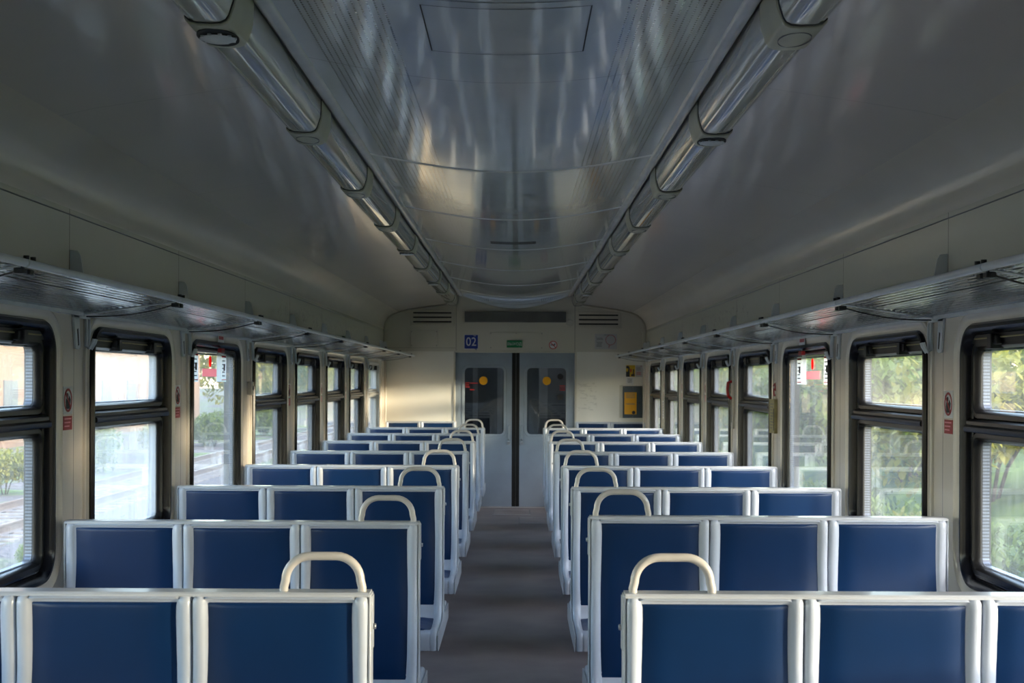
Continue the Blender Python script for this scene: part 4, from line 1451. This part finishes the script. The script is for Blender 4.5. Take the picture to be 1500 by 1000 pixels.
# red labels over the emergency windows and stickers on their glass
for sd in (-1, 1):
    sn = 'left' if sd < 0 else 'right'
    yc = WC[4]
    root = wall_root('emergency_label', sd, yc + 0.05, 1.862, 'tiny red and white label over the %s emergency window' % sn, 'label', 'labels over the emergency windows')
    root.location.x -= sd * 0.0125
    mb = MB(); mb.box(-0.075, 0.075, -0.002, 0.0, -0.02, 0.02); mb.build('sheet', 'white', root)
    mb = MB(); mb.box(-0.06, 0.06, -0.0028, -0.002, -0.005, 0.014); mb.build('red_text', 'dark_red', root)
    X = C + sd * (HW + 0.016)
    for j, (dy, lab) in enumerate(((-0.435, 'near'), (0.255, 'far'))):
        r2 = empty('instruction_sticker', (X, yc + dy, 1.70), 'white instruction sticker at the %s upper corner of the %s emergency window' % (lab, sn), 'sticker', 'instruction stickers on the emergency windows')
        r2.rotation_euler = (0, 0, R(90) if sd < 0 else R(-90))
        mb = MB(); mb.box(-0.062, 0.062, -0.0016, -0.0002, -0.085, 0.075); mb.build('sheet', 'film_white', r2)
        mb = MB()
        for q in range(5): mb.box(-0.045, 0.03 - 0.01 * (q % 2), -0.0022, -0.0016, 0.035 - 0.022 * q, 0.041 - 0.022 * q)
        mb.box(-0.01, 0.03, -0.0022, -0.0016, -0.02, 0.02)
        mb.build('black_text', 'film_ink', r2)
        mb = MB(); mb.box(-0.055, 0.055, -0.0022, -0.0016, 0.058, 0.068); mb.box(-0.055, 0.055, -0.0022, -0.0016, -0.075, -0.070); mb.build('red_text', 'film_red', r2)
    r2 = empty('emergency_sticker', (X, yc - 0.02, 1.70), 'white emergency exit sticker with red oval in the middle of the %s window glass' % sn, 'sticker', 'emergency exit stickers on the glass')
    r2.rotation_euler = (0, 0, R(90) if sd < 0 else R(-90))
    mb = MB(); sg = 1 if sd < 0 else -1
    mb.box(sg * 0.095, sg * 0.200, -0.0016, -0.0002, -0.085, 0.085); mb.build('sheet', 'film_white', r2)
    mb = MB()
    mb.prism([(-sg * 0.075 + 0.03 * math.cos(2 * PI * k / 20), 0.030 + 0.033 * math.sin(2 * PI * k / 20)) for k in range(20)], 'y', -0.0022, -0.0016); mb.build('red_oval', 'film_red', r2)
    mb = MB(); mb.box(-sg * 0.255, sg * 0.085, -0.0016, -0.0002, -0.055, -0.010); mb.build('pink_label', 'film_pink', r2)
    # red pull tab on the gasket
    r3 = empty('pull_tab', (C + sd * (HW - 0.017), yc + 0.05, 1.795), 'small red pull tab in the rubber of the %s emergency window' % sn, 'pull tab', 'pull tabs of the emergency windows')
    mb = MB(); mb.box(-0.010 if sd > 0 else -0.014, 0.014 if sd > 0 else 0.010, -0.04, 0.04, -0.012, 0.012); mb.build('tab', 'dark_red', r3, bevel=0.003)

# ------------------------------------------------------------------ outside
ZG = -1.25
mb = MB(); mb.box(-260, 260, -80, 420, ZG - 0.3, ZG)
tag(mb.build('ground', 'ground', smooth=0), 'gravel and grass ground beside the train', 'ground', kind='structure')
# low grassy bank to the right
mb = MB()
pr = [(3.6, ZG - 0.1), (4.6, ZG + 0.25), (6.5, ZG + 1.2), (9, ZG + 1.9), (14, ZG + 2.3), (40, ZG + 2.5), (40, ZG - 0.1)]
mb.prism(pr, 'y', -30, 260)
tag(mb.build('terrain_bank', 'bank', smooth=60), 'grassy bank rising on the right of the train', 'terrain', kind='structure')

def make_track():
    root = empty('railway_track', (0, 0, ZG))
    mb = MB()
    mb.prism([(-2.0, 0.0), (-1.5, 0.17), (1.5, 0.17), (2.0, 0.0)], 'y', -20, 240)
    mb.build('ballast', 'ground', root)
    for s in (-0.76, 0.76):
        mb = MB()
        mb.prism([(s - 0.07, 0.20), (s - 0.012, 0.225), (s - 0.012, 0.32), (s - 0.036, 0.335), (s - 0.036, 0.365), (s + 0.036, 0.365), (s + 0.036, 0.335), (s + 0.012, 0.32), (s + 0.012, 0.225), (s + 0.07, 0.20)], 'y', -20, 240)
        mb.build('rail', 'rail_steel', root)
    mb = MB()
    y = -20
    while y < 180:
        mb.box(-1.3, 1.3, y, y + 0.25, 0.12, 0.205); y += 0.6
    o = mb.build('sleepers', 'sleeper', root, smooth=0)
    o['kind'] = 'stuff'
    return root
t1 = make_track(); t1.location = (-4.9, 0, ZG)
tag(t1, 'railway track running right beside the train on the left', 'railway track', 'railway tracks left of the train')
t2 = copy_tree(t1); t2.location = (-9.6, 0, ZG)
tag(t2, 'second railway track further from the train on the left', 'railway track', 'railway tracks left of the train')

rnd = random.Random(7)
def bush_mesh(name, rx, ry, rz, nl, leaf, mat, lobes=9, seed=1):
    rd = random.Random(seed)
    mb = MB()
    cs = [(rd.uniform(-0.55, 0.55) * rx, rd.uniform(-0.55, 0.55) * ry, rz * rd.uniform(0.30, 0.72), rd.uniform(0.35, 0.55)) for _ in range(lobes)]
    for i in range(nl):
        cx, cy, cz, rr = cs[i % lobes]
        u = rd.uniform(-1, 1); a = rd.uniform(0, 2 * PI); q = math.sqrt(1 - u * u)
        rad = rd.uniform(0.75, 1.08)
        p = Vector((cx + math.cos(a) * q * rx * rr * rad, cy + math.sin(a) * q * ry * rr * rad, max(0.02, cz + u * rz * rr * 0.62 * rad)))
        s = leaf * rd.uniform(0.6, 1.3)
        e = Matrix.Rotation(rd.uniform(0, 2 * PI), 3, 'Z') @ Matrix.Rotation(rd.uniform(-1.1, 1.1), 3, 'X')
        vs = [p + e @ Vector(v) * s for v in ((0, -1, 0), (0.45, -0.2, 0.08), (0.3, 0.6, 0.02), (0, 1, -0.08), (-0.3, 0.6, 0.02), (-0.45, -0.2, 0.08))]
        mb.add(vs, [(0, 1, 2, 3, 4, 5)])
    me = bpy.data.meshes.new(name)
    me.from_pydata(mb.v, [], mb.f)
    me.materials.append(MT[mat])
    return me
FOL = {m: bush_mesh('foliage', 1.8, 1.8, 2.6, 5200, 0.11, m, 11, i + 3) for i, m in enumerate(('leaf_a', 'leaf_b', 'leaf_c'))}
stem_mb = MB()
for k in range(5):
    a = 2 * PI * k / 5
    stem_mb.tube([(0.1 * math.cos(a), 0.1 * math.sin(a), -0.1), (0.3 * math.cos(a), 0.3 * math.sin(a), 0.6), (0.8 * math.cos(a), 0.8 * math.sin(a), 1.5)], 0.03, 6)
st0 = stem_mb.build('stem', 'trunk')
stem_me = st0.data
bpy.data.objects.remove(st0)
def bush(x, y, z, s, sz, m, label, group, name='bush', cat='bush', trunk=0.0):
    root = empty(name, (x, y, z), label, cat, group, rz=rnd.uniform(0, 6))
    f = bpy.data.objects.new('foliage', FOL[m]); col.objects.link(f); f.parent = root
    f.location = (0, 0, trunk); f.scale = (s, s, sz)
    g = bpy.data.objects.new('stem', stem_me); col.objects.link(g); g.parent = root
    g.scale = (s, s, sz)
    if trunk:
        g.scale = (0.6 * s, 0.6 * s, (trunk + 1.5 * sz) / 1.5)
    return root
def bankz(x):
    pp = pr
    for (a, za), (b, zb) in zip(pp, pp[1:]):
        if a <= x <= b and b > a: return za + (zb - za) * (x - a) / (b - a)
    return ZG
NAMES = {'leaf_a': 'bright green', 'leaf_b': 'yellow green', 'leaf_c': 'deep green'}
# right side: dense hedge on the bank, its unseen near bushes added to block the sun
k = 0
y = -8.7
while y < 95:
    if 13 < y < 16: y += 3.9; k += 1; continue  # gap out of view, left so the low sun reaches the end wall
    m = ('leaf_a', 'leaf_b', 'leaf_a', 'leaf_c', 'leaf_a', 'leaf_b')[k % 6]
    x = 6.62 + rnd.uniform(-0.08, 0.2)
    s = rnd.uniform(0.86, 0.96)
    bush(x, y, bankz(x) - 0.05, s, s * rnd.uniform(0.95, 1.1), m, '%s bush in the right bank hedge, unseen near end added to block sun' % NAMES[m], 'front %s bushes on the right bank' % NAMES[m])
    y += 3.9
    k += 1
y = 9.0
k = 0
while y < 42:
    m = ('leaf_a', 'leaf_c', 'leaf_a', 'leaf_b')[k % 4]
    s = rnd.uniform(0.38, 0.42)
    x = 4.50 + rnd.uniform(-0.1, 0.1)
    bush(x, y, bankz(x) - 0.04, s, s * 1.25, m, 'low %s shrub at the foot of the right bank' % NAMES[m], 'low %s shrubs at the foot of the right bank' % NAMES[m], 'low_shrub', 'shrub')
    y += 1.85
    k += 1
y = 8
k = 0
while y < 150:
    if 11 < y < 15: y += 5.3; k += 1; continue  # matching gap in the tree row, left for the sun beam
    m = ('leaf_b', 'leaf_c', 'leaf_b', 'leaf_a')[k % 4]
    x = 11.3 + rnd.uniform(-0.2, 0.5)
    s = rnd.uniform(1.0, 1.25)
    bush(x, y, bankz(x) - 0.05, s, s * 0.9, m, '%s tree standing behind the bushes of the right bank' % NAMES[m], 'back %s trees on the right bank' % NAMES[m], 'bank_tree', 'tree', 0.5)
    y += 5.3
    k += 1
# left side: low growth between the tracks, trees, a long building
k = 0
for (x, y, s) in ((-7.25, 14, 0.16), (-7.25, 17, 0.17), (-7.25, 20, 0.17), (-7.25, 24, 0.16), (-7.25, 31, 0.17), (-12.6, 22, 0.45), (-12.8, 27, 0.5), (-12.7, 33, 0.45), (-13, 40, 0.6), (-12.7, 48, 0.5), (-13, 57, 0.6), (-7.25, 41, 0.17), (-13, 68, 0.7)):
    m = ('leaf_a', 'leaf_b')[k % 2]
    bush(x, y, ZG, s, s, m, 'low %s shrub growing by the railway tracks' % NAMES[m], 'low %s shrubs by the tracks' % NAMES[m], 'low_shrub', 'shrub'); k += 1
y = 30
k = 0
while y < 230:
    m = ('leaf_c', 'leaf_b', 'leaf_a')[k % 3]
    x = -19 - rnd.uniform(0, 3)
    s = rnd.uniform(1.5, 2.1)
    if not (38 < y < 94):
        bush(x, y, ZG, s, s * 1.2, m, '%s tree beyond the tracks left of the train' % NAMES[m], '%s trees beyond the tracks' % NAMES[m], 'trackside_tree', 'tree', 0.8)
    y += 9.5
    k += 1
br = empty('apartment_building', (-26, 66, ZG), 'long pale beige building with dark windows beyond the tracks on the left', 'building')
mb = MB(); mb.box(-7, 5, -22, 22, 0, 13); mb.build('wall', 'build', br, smooth=0)
mb = MB(); mb.prism([(-7.4, 13), (5.4, 13), (-1, 15.5)], 'y', -22.4, 22.4); mb.build('roof', 'roof', br, smooth=0)
for fl in range(4):
    for q in range(10):
        yy = -19.5 + q * 4.3
        mb = MB(); mb.box(4.98, 5.06, yy - 0.75, yy + 0.75, 1.2 + 3 * fl, 2.8 + 3 * fl); mb.build('window', 'build_win', br, smooth=0)
for fl in range(4):
    for q in range(3):
        xx = -5 + q * 4
        mb = MB(); mb.box(xx - 0.75, xx + 0.75, -22.06, -21.98, 1.2 + 3 * fl, 2.8 + 3 * fl); mb.build('window', 'build_win', br, smooth=0)
